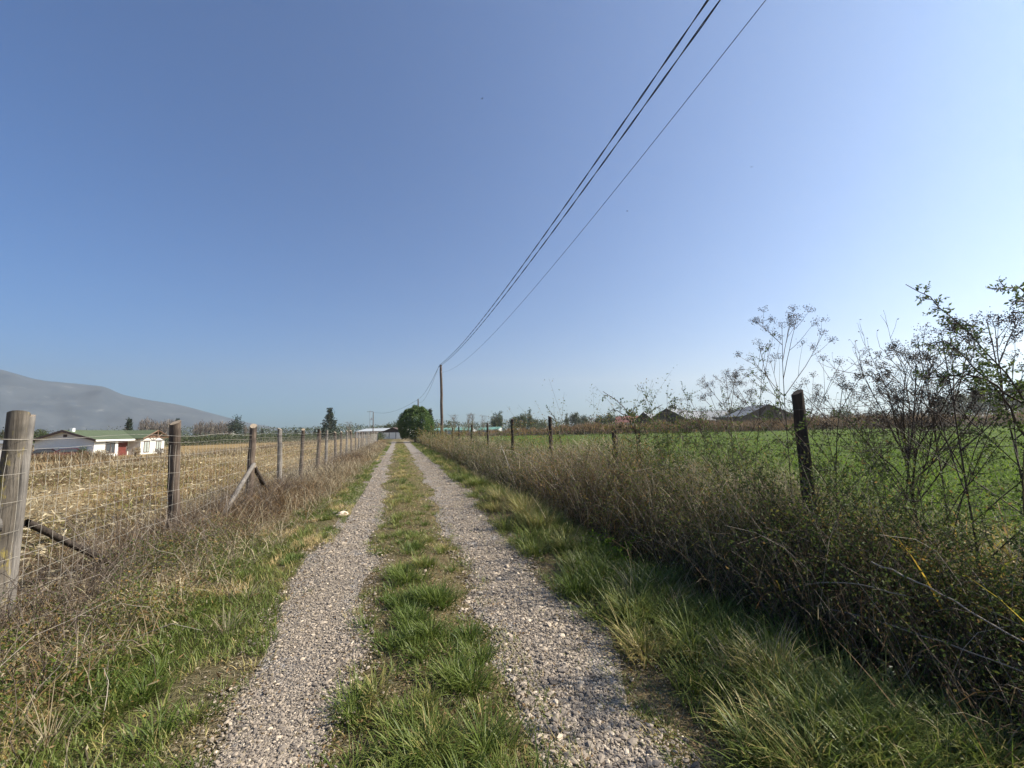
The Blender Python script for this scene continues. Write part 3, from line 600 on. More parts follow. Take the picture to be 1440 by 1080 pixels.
# the big arching branch against the sky at the right edge
d0 = 2.55
path_shrub('arching_shrub', 'dark small leaved shrub arching up and left against the sky at the right edge',
    [[atX(1430, 900, 3.3), at(1460, 700, 2.6), at(1450, 575, d0), at(1400, 510, d0), at(1345, 455, d0), at(1310, 420, d0), at(1274, 402, d0)],
     [atX(1430, 900, 3.3), at(1500, 600, 2.3), at(1470, 450, 2.2), at(1440, 405, 2.2), at(1387, 405, 2.2)],
     [at(1450, 575, d0), at(1380, 528, d0 + 0.1), at(1330, 528, d0 + 0.15), at(1290, 532, d0 + 0.2)],
     [at(1455, 640, 2.6), at(1400, 545, 2.7), at(1330, 480, 2.75), at(1302, 486, 2.8)],
     [at(1460, 480, 2.3), at(1440, 424, 2.25), at(1422, 426, 2.25)]], 'shrub', leaf=0.021, tl=0.19, r=0.007, gap=0.034, dens=2.0)
path_shrub('arching_shrub', 'leafy shrub whose arching shoots point left above the hedge before the red roof',
    [[atX(905, 690, 3.6), at(898, 640, 6.9), at(892, 590, 6.8), at(872, 568, 6.8), at(848, 550, 6.8)],
     [atX(905, 690, 3.6), at(898, 620, 6.9), at(900, 592, 6.9), at(912, 580, 6.9), at(932, 569, 6.9)],
     [at(895, 610, 6.9), at(880, 585, 6.8), at(862, 575, 6.8)]], 'shrub', leaf=0.05, tl=0.42, r=0.012, gap=0.10)
path_shrub('arching_shrub', 'slender leafy shoot leaning left beside the second visible right fence post',
    [[atX(795, 655, 3.6), at(788, 620, 9.6), at(782, 590, 9.6), at(768, 572, 9.6)]], 'shrub', leaf=0.055, tl=0.35, r=0.012, gap=0.14, depth=1)
# leafy shrubs along the right fence
SHR = [(3.45, 2.35, 1.9, 5, 'dense small leaved shrub with grey stems right of the near right post', 0.023, 0.35),
       (3.35, 1.75, 1.35, 6, 'tangled dark leaved shrub nearest the camera at the right edge', 0.022, 0.4),
       (3.6, 3.75, 2.15, 6, 'small leaved shrub growing against the left side of the near right post', 0.023, 0.3),
       (3.6, 2.95, 1.75, 4, 'open small leaved shrub just right of the near right post', 0.023, 0.35),
       (3.5, 5.0, 1.9, 6, 'upright twiggy shrub before the long metal roofed barn', 0.034, 0.22),
       (3.55, 6.1, 1.45, 5, 'low twiggy shrub in the hedge before the old dark barn', 0.036, 0.3),
       (3.9, 2.55, 2.1, 4, 'tallest leafy shrub under the bare rounded shrub', 0.023, 0.35)]
for (x_, y_, H_, n_, lab, lf, sp_) in SHR:
    leafy_shrub(x_, y_, H_, n_, sp_, lf, lab, dens=1.15)
def leafy_weed(x, y, H, n, leaf, label, mat):
    z = float(hz(x, y)); root = thing('leafy_weed', (x, y, z), label, 'weed'); w, lv = Wood(), []
    for i in range(n):
        a = RNG.random() * 6.283; s_ = RNG.uniform(0.3, 1.3); P = polyline((x + RNG.normal(0, 0.08), y + RNG.normal(0, 0.08), z - 0.01), (math.cos(a) * s_, math.sin(a) * s_, 1), H * RNG.uniform(0.6, 1.2), 8, (0.4 * math.cos(a), 0.4 * math.sin(a), -0.9), 0.06); w.add(P, 0.0022, 0.001, 0.2)
        for k in range(26):
            j = RNG.integers(2, 8); d = P[j] - P[j - 1]; sd_ = np.cross(d, [0, 0, 1.0]); sd_ /= np.linalg.norm(sd_) + 1e-9
            lv.append((P[j] + RNG.normal(0, 0.008, 3), d * 8 + sd_ * RNG.choice([-1, 1]) * 0.9 + RNG.normal(0, 0.2, 3), leaf * RNG.uniform(0.6, 1.3) * (1.2 - j * 0.08)))
    close_shrub(root, w, lv, mat)
leafy_weed(2.45, 1.62, 0.34, 16, 0.055, 'lacy dark green weed clump in the lower right verge beside the shaded hollow', m_broad)
leafy_weed(2.45, 4.9, 0.42, 18, 0.05, 'yellow green leafy sprigs at the shaded foot of the hedge', m_crop)
leafy_weed(2.35, 4.3, 0.30, 14, 0.045, 'second lower tuft of yellow green leaves nearer the track', m_crop)
leafy_weed(2.6, 2.5, 0.30, 10, 0.045, 'small bright green weed in the dark hollow under the hedge', m_crop)
leafy_weed(-1.9, 3.3, 0.22, 12, 0.035, 'low yellow green weed in the scrub near the nearest left post', m_crop)
# pale dead stalks lying across the shaded hedge foot
for k, (a_, b_, lab) in enumerate((((1140, 850), (1440, 945), 'long pale dead stalk slanting down to the right edge over the hedge foot'),
                                   ((1085, 838), (1275, 838), 'arched pale dead stalk over the dark hollow of the hedge'),
                                   ((1225, 790), (1440, 905), 'straight pale dead stalk leaning in the right hedge'),
                                   ((705, 628), (728, 690), 'single bleached stalk leaning out of the hedge in the middle distance'))):
    p0, p1 = atX(*a_, 2.95), atX(*b_, 2.8)
    t = np.linspace(0, 1, 12)[:, None]; P = p0 * (1 - t) + p1 * t; P[:, 2] += np.sin(t[:, 0] * np.pi) * (0.09 if k == 1 else 0.03)
    P += RNG.normal(0, 0.004, P.shape)
    V, Q = tubes(P[None], np.linspace(0.006, 0.0035, 12)[None] * (1.8 if k == 3 else 1), 5)
    tag(G().add(V, Q, None, 0.95).build('dead_stalk', m_twig), lab, 'dead stalk', 'pale stalks lying over the right hedge')

for b_ in DEAD_BUSHES: dead_bush(*b_)

# ------------------------------------------------------------------ fences
m_post_b = wood('weathered_post', (0.055, 0.04, 0.03), (0.17, 0.13, 0.10))
m_post_l = wood('lichen_post', (0.065, 0.053, 0.04), (0.19, 0.165, 0.135), 0.12)
m_post_d = wood('dark_post', (0.03, 0.024, 0.02), (0.09, 0.07, 0.055))
m_post_g = wood('grey_post', (0.12, 0.105, 0.09), (0.26, 0.235, 0.205))
m_cut = wood('cut_wood', (0.24, 0.185, 0.13), (0.40, 0.325, 0.24))
m_wire = plain('galvanised_wire', (0.36, 0.325, 0.27), 0.55, 0.3, 20, 0.4, 0.0)
m_rust = plain('rusty_wire', (0.09, 0.07, 0.06), 0.7, 0.3, 20)
def log(g, p0, p1, r0, r1, k=12, m=8, slant=0.0, wob=0.06, saz=0.0):
    """round pole from p0 to p1 with a (slanted) sawn top, mat 0 bark, mat 1 cut"""
    p0 = np.array(p0, float); p1 = np.array(p1, float); d = (p1 - p0) / np.linalg.norm(p1 - p0)
    ref = np.array([1.0, 0, 0]) if abs(d[2]) > 0.8 else np.array([0, 0, 1.0]); A = np.cross(d, ref); A /= np.linalg.norm(A); B = np.cross(d, A)
    a = np.arange(k) * 2 * np.pi / k; prof = 1 + RNG.normal(0, wob, k)
    V = []
    for j in range(m):
        t = j / (m - 1); c = p0 + (p1 - p0) * t + (A * RNG.normal(0, 0.06) + B * RNG.normal(0, 0.06)) * r0 * (0 < j < m - 1)
        r = (r0 + (r1 - r0) * t) * prof * (1 + RNG.normal(0, 0.02, k))
        ring = c + (A[None] * np.cos(a)[:, None] + B[None] * np.sin(a)[:, None]) * r[:, None]
        if j == m - 1: ring = ring + d[None] * (slant * np.cos(a - saz))[:, None] * r1
        V.append(ring)
    V = np.concatenate(V)
    Q = [(j * k + i, j * k + (i + 1) % k, (j + 1) * k + (i + 1) % k, (j + 1) * k + i) for j in range(m - 1) for i in range(k)]
    g.add(V, Q)
    top = V[-k:]; c = top.mean(0); Vt = np.concatenate([top, c[None]]); g.add(Vt, None, [(i, (i + 1) % k, k) for i in range(k)], mi=1)

lf = thing('wire_fence', (-2.95, 4.3, 0), 'woven wire fence on round wooden posts along the left field', 'fence')
LO = np.array(lf.location)
tops = [(22, 581), (259, 594), (349, 599), (395, 603), (425, 604), (446, 604.5), (460, 605)]
XL = -2.95; posts = []
for i in range(25):
    if i < len(tops):
        p = atX(tops[i][0], tops[i][1], XL); yy, zt = p[1], p[2]
    else: yy = posts[-1][1] + 2.55 + RNG.normal(0, 0.06); zt = 1.58 + RNG.normal(0, 0.05)
    posts.append((XL + RNG.normal(0, 0.03) * (i > 0), yy, zt))
for i, (px_, py_, zt) in enumerate(posts):
    g = G(); r = (0.064, 0.066, 0.064, 0.058, 0.058)[i] if i < 5 else RNG.uniform(0.05, 0.07)
    zb = float(hz(px_, py_)) - 0.15
    lean = RNG.normal(0, 0.02, 2) if i != 0 else np.array([0.02, 0.0])
    log(g, (px_ - lean[0], py_ - lean[1], zb), (px_ + lean[0], py_ + lean[1], zt), r * 1.08, r * 0.95, 14, 9, RNG.uniform(0.2, 0.9), 0.06, RNG.random() * 6)
    g.V = [v - LO for v in g.V]
    o = g.build('post', [m_post_l if i == 0 else (m_post_b if i % 3 else m_post_g if i > 2 else m_post_b), m_cut], lf, sm=False)
    if i == 0: o['label'] = 'thick nearest post with yellow lichen'
# grey split rail fixed beside the first post, its brace, and the two struts of the third post
def extra(name, a, b, r0, r1, mat, label=None, wob=0.06):
    g = G(); log(g, a, b, r0, r1, 9, 7, 0.3, wob); g.V = [v - LO for v in g.V]; o = g.build(name, [mat, m_cut], lf)
    if label: o['label'] = label
x0, y0, z0 = posts[0]
extra('post', (x0 + 0.050, y0 + 0.040, -0.1), (x0 + 0.062, y0 + 0.040, z0 - 0.02), 0.036, 0.038, m_post_g, 'grey split half post strapped to the nearest post')
extra('brace', (x0 + 0.06, y0 + 0.12, 0.84), atX(172, 800, XL + 0.02), 0.026, 0.024, m_post_d, 'dark brace slanting down from the nearest post')
extra('brace', (x0 - 1.4, y0 - 0.9, 0.78), (x0 + 0.05, y0 - 0.10, 0.86), 0.055, 0.05, m_post_g)
x2, y2, z2 = posts[2]
extra('brace', (x2 + 0.03, y2 - 1.75, 0.02), (x2 + 0.07, y2 - 0.06, 0.92), 0.045, 0.04, m_post_g, 'pale grey strut propping the third post')
extra('brace', (x2 + 0.02, y2 + 1.35, 0.12), (x2 + 0.04, y2 + 0.06, 0.88), 0.05, 0.045, m_post_d, 'dark strut on the far side of the third post')
# woven wire: horizontals, verticals, barbed top strand
py0, py1 = posts[0][1] - 4.5, posts[-1][1]
yw = np.linspace(py0, py1, 240); g = G()
for z_ in (0.12, 0.26, 0.41, 0.58, 0.78, 1.0, 1.22, 1.40):
    zz = hz(np.full(240, XL), yw) * 0.5 + z_ + 0.012 * np.sin(yw * 2.46) + (fbm(yw * 1.3 + z_ * 9, yw * 0 + z_) - 0.5) * 0.04
    P = np.stack([np.full(240, XL + 0.085) + (fbm(yw + 3 * z_, yw * 0) - 0.5) * 0.02, yw, zz], 1)
    V, Q = tubes(P[None], (0.0013 * (1 + 0.025 * np.maximum(yw, 0)))[None], 4); g.add(V, Q)
nv = int((py1 - py0) / 0.135); yv = np.linspace(py0, py1, nv); tl = np.linspace(0, 1, 9)
P = np.stack([np.full((nv, 9), XL + 0.087), yv[:, None] + RNG.normal(0, 0.006, (nv, 9)), 0.12 + 1.28 * tl[None] + 0.012 * np.sin(yv * 2.46)[:, None]], -1)
V, Q = tubes(P, np.repeat((0.0013 * (1 + 0.02 * np.maximum(yv, 0)))[:, None], 9, 1), 4); g.add(V, Q)
g.V = [v - LO for v in g.V]; g.build('wire_mesh', m_wire, lf)
g = G()
for z_ in (1.52,):
    zz = z_ + 0.02 * np.sin(yw * 2.46) + (fbm(yw * 0.6, yw * 0 + z_) - 0.5) * 0.05
    P = np.stack([np.full(240, XL + 0.09), yw, zz], 1); V, Q = tubes(P[None], (0.0018 * (1 + 0.02 * np.maximum(yw, 0)))[None], 4); g.add(V, Q)
g.V = [v - LO for v in g.V]; g.build('top_strand', m_wire, lf)

rf = thing('barbed_fence', (3.6, 3.1, 0), 'barbed wire fence on slim dark posts through the right hedge', 'fence')
RO = np.array(rf.location); XR = 3.6
rt_ = [(1124, 551), None, (774, 586), (720, 589.5), (686, 595), (663, 598), (646, 600)]
rp = []
for i in range(21):
    if i == 1: p = (XR + 0.1, 6.9, 1.45)
    elif i < len(rt_): q = atX(*rt_[i], XR); p = (XR, q[1], q[2])
    else: p = (XR + RNG.normal(0, 0.04), rp[-1][1] + 3.55 + RNG.normal(0, 0.1), 1.72 + RNG.normal(0, 0.05))
    rp.append(p)
    g = G(); r = 0.052 if i == 0 else RNG.uniform(0.042, 0.055)
    lean = (0.0, 0.02) if i == 0 else RNG.normal(0, 0.025, 2)
    log(g, (p[0] - lean[0], p[1] - lean[1], float(hz(p[0], p[1])) - 0.2), (p[0] + lean[0], p[1] + lean[1], p[2]), r * 1.1, r * 0.92, 11, 12, RNG.uniform(0.2, 0.7), 0.12, RNG.random() * 6)
    g.V = [v - RO for v in g.V]; o = g.build('post', [m_post_d, m_post_d], rf)
    if i == 0: o['label'] = 'nearest rough dark post with a jagged top'
yw = np.linspace(-3.5, rp[-1][1], 300)
for z_ in (0.55, 0.95, 1.35, 1.66):
    zz = z_ + 0.025 * np.sin(yw * 1.77) + (fbm(yw * 0.7 + z_ * 7, yw * 0 + z_) - 0.5) * 0.06
    P = np.stack([np.full(300, XR - 0.055), yw, zz], 1); g = G(); V, Q = tubes(P[None], (0.0019 * (1 + 0.02 * np.maximum(yw, 0)))[None], 4); g.add(V, Q)
    yb = np.arange(0.5, 12, 0.13); c = np.stack([np.full(len(yb), XR - 0.055), yb, np.interp(yb, yw, zz)], 1); dd = unit(len(yb)) * np.array([1, 0.3, 1]) * 0.014
    V, Q = tubes(np.stack([c - dd, c, c + dd], 1), np.full((len(yb), 3), 0.0011), 3); g.add(V, Q)
    g.V = [v - RO for v in g.V]; g.build('wire_strand', m_rust, rf)

# ------------------------------------------------------------------ power line
m_pole = wood('pole_wood', (0.07, 0.05, 0.038), (0.16, 0.12, 0.095), 0, 14)
m_cable = plain('black_cable', (0.012, 0.012, 0.014), 0.5, 0.1, 3)
m_steel = plain('pole_fitting', (0.30, 0.30, 0.31), 0.5, 0.2, 8)
POLES = []
for (u, v, spec, lab) in ((620, 513, 4.0, 'tallest brown wooden power pole standing in the right hedge'), (588, 561, 4.0, 'second wooden power pole in front of the round bush'), (525, 579, None, 'third wooden power pole where the lane bends left of the round bush')):
    p = atX(u, v, spec) if spec else at(u, v, 132)
    root = thing('power_pole', (p[0], p[1], 0), lab, 'power pole'); g = G()
    g0 = p[2]; log(g, (0.10 if spec else 0, 0, -0.3), (0, 0, g0), 0.16, 0.11, 14, 12, 0.0, 0.02); g.build('pole', [m_pole, m_pole], root)
    g = G(); a = np.linspace(0, 6.283, 13)[:-1]
    for zz in (g0 - 0.25, g0 - 0.75):
        g = G(); ring = np.stack([0.125 * np.cos(a), 0.125 * np.sin(a), np.full(12, zz)], 1); V = np.concatenate([ring, ring + [0, 0, 0.05]])
        g.add(V, [(i, (i + 1) % 12, 12 + (i + 1) % 12, 12 + i) for i in range(12)])
        g.box((-0.26, -0.02, zz + 0.01), (-0.122, 0.02, zz + 0.045)) if zz > g0 - 0.5 else g.box((0.122, -0.02, zz + 0.01), (0.22, 0.02, zz + 0.045)); g.build('bracket', m_steel, root)
    POLES.append(np.array([p[0], p[1], g0]))
p = at(520.5, 577, 150); root = thing('power_pole', (p[0], p[1], 0), 'thin far pole with a crossarm and transformer box beside the third power pole', 'power pole')
g = G(); log(g, (0, 0, -0.3), (0, 0, p[2]), 0.11, 0.09, 10, 6, 0, 0.02); g.build('pole', [m_steel, m_steel], root)
g = G(); g.box((-1.0, -0.06, p[2] - 0.55), (1.0, 0.06, p[2] - 0.43)); g.build('crossarm', m_pole, root)
g = G(); g.box((0.12, -0.3, p[2] - 3.4), (1.2, 0.3, p[2] - 3.25)); g.box((0.35, -0.25, p[2] - 3.25), (0.8, 0.25, p[2] - 2.6)); g.build('transformer', m_steel, root)
FAR = np.array([p[0], p[1], p[2] - 0.43])
def span(a, b, sag, r, label, twist=0.0, n=160, col=None):
    t = np.linspace(0, 1, n); P = a[None] * (1 - t)[:, None] + b[None] * t[:, None]; P[:, 2] -= sag * 4 * t * (1 - t)
    g = G()
    if twist:
        L = np.linalg.norm(b - a); ph = t * L / twist * 2 * np.pi
        d = (b - a) / L; A = np.cross(d, [0, 0, 1]); A /= np.linalg.norm(A); B = np.cross(A, d)
        for s_ in (0, np.pi):
            off = (A[None] * np.cos(ph + s_)[:, None] + B[None] * np.sin(ph + s_)[:, None]) * r
            V, Q = tubes((P + off)[None], np.full((1, n), r), 5); g.add(V, Q)
    else:
        V, Q = tubes(P[None], np.full((1, n), r), 5); g.add(V, Q)
    return tag(g.build('overhead_cable', m_cable, sm=True), label, 'cable')
P1, P2, P3 = POLES
P0 = np.array([4.0, P1[1] - 50.0, P1[2] + 0.25])
top = np.array([-0.14, 0, -0.03]); low = np.array([-0.24, 0, -0.22]); tel = np.array([0.2, 0, -0.72])
span(P1 + top, P0 + top + [0.28, 0, 0], 1.12, 0.0085, 'upper left twisted black cable running overhead from the tallest pole', 1.7, 900)
span(P1 + low, P0 + low + [0.47, 0, 0.10], 1.2, 0.0085, 'twisted black cable running overhead just right of its twin', 1.9, 900)
span(P1 + tel, P0 + tel + [-0.22, 0, 0], 1.6, 0.005, 'thin single wire running overhead right of the twisted cables', 0, 300)
span(P2 + top, P1 + top, 0.75, 0.016, 'upper cable sagging between the tallest and the second pole')
span(P2 + tel, P1 + low, 1.05, 0.012, 'lower cable sagging between the tallest and the second pole')
span(P3 + top, P2 + low, 1.3, 0.02, 'long cable drooping from the second pole past the round bush to the third pole')

# ------------------------------------------------------------------ trees
def rel(root, g): g.V = [v - np.array(root.location) for v in g.V]; return g
def trunk_part(root, H, r, lim=6, spread=0.5, h0=0.3, mat=None):
    w = Wood(); S = polyline((0, 0, -0.2), (0, 0, 1), H * 0.85 + 0.2, 9, (0, 0, 0.2), 0.03); w.add(S, r, r * 0.25, 0.4)
    for k in range(lim):
        i = RNG.integers(max(1, int(h0 * 8)), 8); a = RNG.random() * 6.283
        w.add(polyline(S[i], (math.cos(a) * spread, math.sin(a) * spread, 0.7), H * RNG.uniform(0.15, 0.3), 5, (0, 0, 0.2), 0.1), r * 0.4, r * 0.12, 0.4)
    g = G(); w.into(g, 6); g.build('trunk', mat or m_trunk, root); return S
def crown(root, env, nclump, nleaf, size, csd, mat, trange=(0, 1)):
    """env(k) -> clump centres; leaves scattered round each"""
    g = G(); C_ = env(nclump); i = RNG.integers(0, nclump, nleaf)
    ct = RNG.uniform(*trange, nclump)
    P = C_[i] + RNG.normal(0, 1, (nleaf, 3)) * csd
    add_leaves(g, P, unit(nleaf), size * RNG.uniform(0.6, 1.4, nleaf), size * RNG.uniform(0.35, 0.8, nleaf), np.clip(ct[i] + RNG.normal(0, 0.15, nleaf), 0, 1))
    return g.build('crown', mat, root)
def ell(rx, rz, zc, hollow=0.55):
    def f(k):
        v = unit(k); r = (hollow + (1 - hollow) * RNG.random(k)); v = v * r[:, None] * np.array([rx, rx, rz]); v[:, 2] += zc; return v
    return f
def cone(r, h0, h1, pw=1.0):
    def f(k):
        t = RNG.random(k) ** 1.4; a = RNG.random(k) * 6.283; rr = r * (1 - t) ** pw * np.sqrt(RNG.uniform(0.15, 1, k))
        rr *= 0.75 + 0.35 * np.sin(t * 40) ** 2
        return np.stack([rr * np.cos(a), rr * np.sin(a), h0 + (h1 - h0) * t], 1)
    return f
def tree(u, v, depth, kind, label, wpx=None, group=None, name=None, hscale=1.0):
    p = at(u, v, depth); gz = float(hz(p[0], p[1])); H = (p[2] - gz) * hscale
    root = thing(name or kind + '_tree', (p[0], p[1], gz), label, 'tree', group)
    s_ = depth / FPX; R_ = (wpx or 12) * s_ / 2
    if kind == 'conifer':
        trunk_part(root, H, 0.02 * H + 0.05, 4, 0.3); crown(root, cone(R_, 0.08 * H, H, 0.85), 150, 2600, 0.055 * H, 0.028 * H, m_conif)
    elif kind == 'pine':
        trunk_part(root, H, 0.02 * H + 0.05, 4); crown(root, ell(R_, 0.40 * H, 0.58 * H, 0.3), 70, 1700, 0.05 * H, 0.05 * H, m_conif)
    elif kind == 'poplar':
        trunk_part(root, H, 0.016 * H + 0.05, 6, 0.2); crown(root, ell(R_, 0.46 * H, 0.52 * H, 0.2), 70, 1500, 0.045 * H, 0.035 * H, m_broad)
    elif kind == 'broadleaf':
        trunk_part(root, H, 0.03 * H + 0.05, 6); crown(root, ell(R_, 0.40 * H, 0.58 * H, 0.4), 60, 1900, 0.06 * H, 0.075 * min(H, 2 * R_), m_broad)
    elif kind == 'bare_poplar':
        trunk_part(root, H, 0.014 * H + 0.03, 5, 0.15); g = G(); n_ = 620; P = ell(R_, 0.47 * H, 0.50 * H, 0.1)(n_)
        add_leaves(g, P, unit(n_) * np.array([0.35, 0.35, 0.2]) + np.array([0, 0, 1.0]), H * RNG.uniform(0.06, 0.16, n_), H * RNG.uniform(0.006, 0.016, n_), RNG.random(n_)); g.build('crown', m_bare, root)
    elif kind == 'bare':
        w = Wood(); S = polyline((0, 0, -0.2), (0, 0, 1), H * 0.97, 9, (0, 0, 0.1), 0.04); w.add(S, 0.014 * H + 0.03, 0.006 * H, 0.4)
        for k in range(34):
            i = RNG.integers(2, 9); a = RNG.random() * 6.283; sp = R_ / (0.35 * H)
            B = polyline(S[i] if i < 9 else S[8], (math.cos(a) * sp, math.sin(a) * sp, 0.9), H * RNG.uniform(0.18, 0.38), 6, (0, 0, 0.4), 0.08); B[:, 2] = np.minimum(B[:, 2], H); w.add(B, 0.0055 * H, 0.003 * H, RNG.random())
            for q in range(5):
                j = RNG.integers(1, 6); w.add(polyline(B[j], B[j] - B[j - 1] + RNG.normal(0, 0.02 * H, 3), H * RNG.uniform(0.06, 0.16), 4, (0, 0, 0.2), 0.1), 0.0028 * H, 0.0014 * H, RNG.random())
        g = G(); w.into(g, 3); T_ = g
        trunk_part(root, H * 0.6, 0.018 * H, 2, 0.2); g.build('branches', m_bare, root)
    return root
def tree_copy(src, u, v, depth, label, s=1.0):
    p = at(u, v, depth); o = src.copy(); COL.objects.link(o)
    gz = float(hz(p[0], p[1])); H0 = src['height']; sc = (p[2] - gz) / H0
    o.location = (p[0], p[1], gz); o.scale = (sc * s, sc * s, sc); o.rotation_euler = (0, 0, RNG.random() * 6.283); o['label'] = label
    for ch in src.children:
        c = ch.copy(); COL.objects.link(c); c.parent = o
    return o

# the clipped round evergreen at the end of the lane
bp = np.array([2.45, 64.0, 0.0]); rb = thing('round_bush', bp, 'big rounded dark green evergreen bush at the far end of the lane', 'bush')
trunk_part(rb, 3.4, 0.22, 10, 0.8)
n = 34000; u_ = unit(n); u_[:, 2] = np.where(u_[:, 2] < -0.75, -u_[:, 2], u_[:, 2])
rad = 1 + (fbm(u_[:, 0] * 3.5 + 7 + u_[:, 1] * 2, u_[:, 2] * 1.6 + u_[:, 1] * 3, 3) - 0.5) * 0.42
u_ = u_ * np.where(u_[:, 2:3] < 0, (np.maximum(1 - u_[:, 2:3] ** 2, 0.05)) ** -0.28, 1.0) * np.array([1, 1, 0]) + u_ * np.array([0, 0, 1])
lobe = np.where(u_[:, 0] * 0.9 + 0.15 > 0, 1.0, 0.95)
P = u_ * np.array([2.45, 2.3, 2.62]) * (rad * lobe * RNG.uniform(0.86, 1.02, n))[:, None] + np.array([0, 0, 2.45]); P[:, 2] = np.maximum(P[:, 2], 0.03)
g = G(); add_leaves(g, P, np.cross(u_, unit(n)) + u_ * 0.35 + np.array([0, 0, 0.35]), RNG.uniform(0.10, 0.24, n), RNG.uniform(0.05, 0.10, n), np.clip(0.45 + (rad - 1) * 1.6 + RNG.normal(0, 0.18, n), 0, 1))
g.build('crown', m_ever, rb)

tree(464, 575, 118, 'conifer', 'broad dark conifer standing alone beyond the left fence', 31)
tree(332, 584, 150, 'pine', 'round headed dark pine beyond the third left post', 20)
tree(605, 577, 150, 'conifer', 'hazy pointed conifer right behind the round bush', 15)
tree(182, 590, 90, 'conifer', 'small dark conifer behind the right end of the green roofed house', 11)
tree(491, 594, 135, 'bare', 'small leafless tree right of the broad dark conifer', 13)
tree(562, 592, 170, 'broadleaf', 'hazy low tree behind the long white shed', 24)
tree(547, 595, 175, 'broadleaf', 'hazy small tree left behind the long white shed', 12)
tree(48, 603, 80, 'broadleaf', 'green leafy tree just right of the nearest left post', 34)
tree(6, 602, 85, 'broadleaf', 'darker green tree at the left edge', 30)
bare = tree(207, 585, 230, 'bare_poplar', 'pale bare poplar in the hazy row behind the house', 9, 'pale bare poplars beyond the left field'); bare['height'] = float(at(207, 585, 230)[2]) ; bare['height'] += 0.9
for (u, v, d) in ((201, 588, 235), (214, 588, 240), (220, 590, 238), (227, 591, 240), (234, 588, 232), (241, 587, 236), (247, 589, 240)):
    tree_copy(bare, u, v, d, 'pale bare poplar in the hazy row behind the house', 1.25)
for (u, v, d) in ((276, 594, 235), (283, 590, 240), (290, 592, 238), (297, 590, 236), (304, 593, 240), (311, 590, 242), (318, 592, 238), (324, 594, 240), (345, 597, 240), (352, 599, 245)):
    tree_copy(bare, u, v, d, 'pale bare poplar in the hazy row around the round headed pine', 1.35)
dc = tree(250, 590, 190, 'conifer', 'slim dark conifer among the pale poplars left of the second post', 7); dc['height'] = float(at(250, 590, 190)[2]) ; dc['height'] += 0.9
for (u, v, d, lab) in ((369, 604, 260, 'tiny palm like dark tree between third and fourth left posts'), (416, 605, 220, 'tiny dark conifer between the fourth and fifth left posts'), (443, 604, 240, 'tiny dark conifer left of the broad dark conifer')):
    tree_copy(dc, u, v, d, lab, 1.5)
# right side skyline
pl = tree(703, 577, 190, 'poplar', 'tallest green poplar of the pair right of the tallest power pole', 8); pl['height'] = float(at(703, 577, 190)[2])
tree_copy(pl, 698, 580, 195, 'shorter poplar leaning against the tallest green poplar', 1.3)
tree_copy(pl, 745, 574, 200, 'single slim poplar rising behind the dark rounded trees', 0.75)
tree_copy(pl, 694, 584, 230, 'hazy blue poplar left of the tallest green poplar', 1.3)
tree_copy(pl, 797, 580, 260, 'left slim poplar of the hazy clump before the red brush', 0.8)
tree_copy(pl, 1000, 573, 260, 'slim poplar showing above the long metal roof', 0.8)
tree(735, 581, 170, 'broadleaf', 'dark rounded tree in front of the slim poplar', 20)
tree(724, 583, 180, 'broadleaf', 'paler rounded tree left of the dark rounded tree', 18)
tree(750, 588, 172, 'broadleaf', 'low rounded tree right of the dark rounded tree', 22)
tree(762, 592, 178, 'broadleaf', 'smallest rounded tree at the right end of the dark clump', 16)
tree(808, 579, 240, 'broadleaf', 'hazy rounded tree in the clump before the red brush', 16)
tree(820, 583, 235, 'broadleaf', 'hazy lower tree at the right end of the clump', 16)
tree(858, 579, 210, 'broadleaf', 'hazy round tree left of the red roofed house', 17)
tree(845, 583, 120, 'broadleaf', 'dark rounded bushy tree standing in the red brush', 20)
tree(947, 568, 170, 'broadleaf', 'dark tree showing above the roof of the old dark barn', 18)
tree(1035, 569, 150, 'broadleaf', 'low tree between the metal roofed barn and the brick barn', 26)
tree(888, 576, 220, 'broadleaf', 'small hazy tree behind the red roofed house', 14)
tree(665, 583, 150, 'bare', 'leafless twiggy tree just right of the tallest power pole', 12)
tree(658, 584, 152, 'bare', 'leafless slender tree touching the tallest power pole', 8)
tree(639, 584, 170, 'bare', 'leafless spreading tree left behind the tallest power pole', 20)
tree(680, 585, 175, 'bare', 'leafless low tree between the pole and the green poplars', 14)
for (u, v, w_, lab) in ((1345, 548, 26, 'hazy pale tree under the arching branch'), (1372, 540, 18, 'taller hazy pale tree near the right edge'), (1400, 545, 26, 'hazy rounded tree near the right edge'), (1432, 536, 24, 'hazy tree at the right edge'), (1320, 556, 24, 'hazy low tree right of the bare rounded shrub'), (1180, 572, 26, 'hazy low tree right of the near right post')):
    tree(u, v, 210, 'broadleaf', lab, w_)

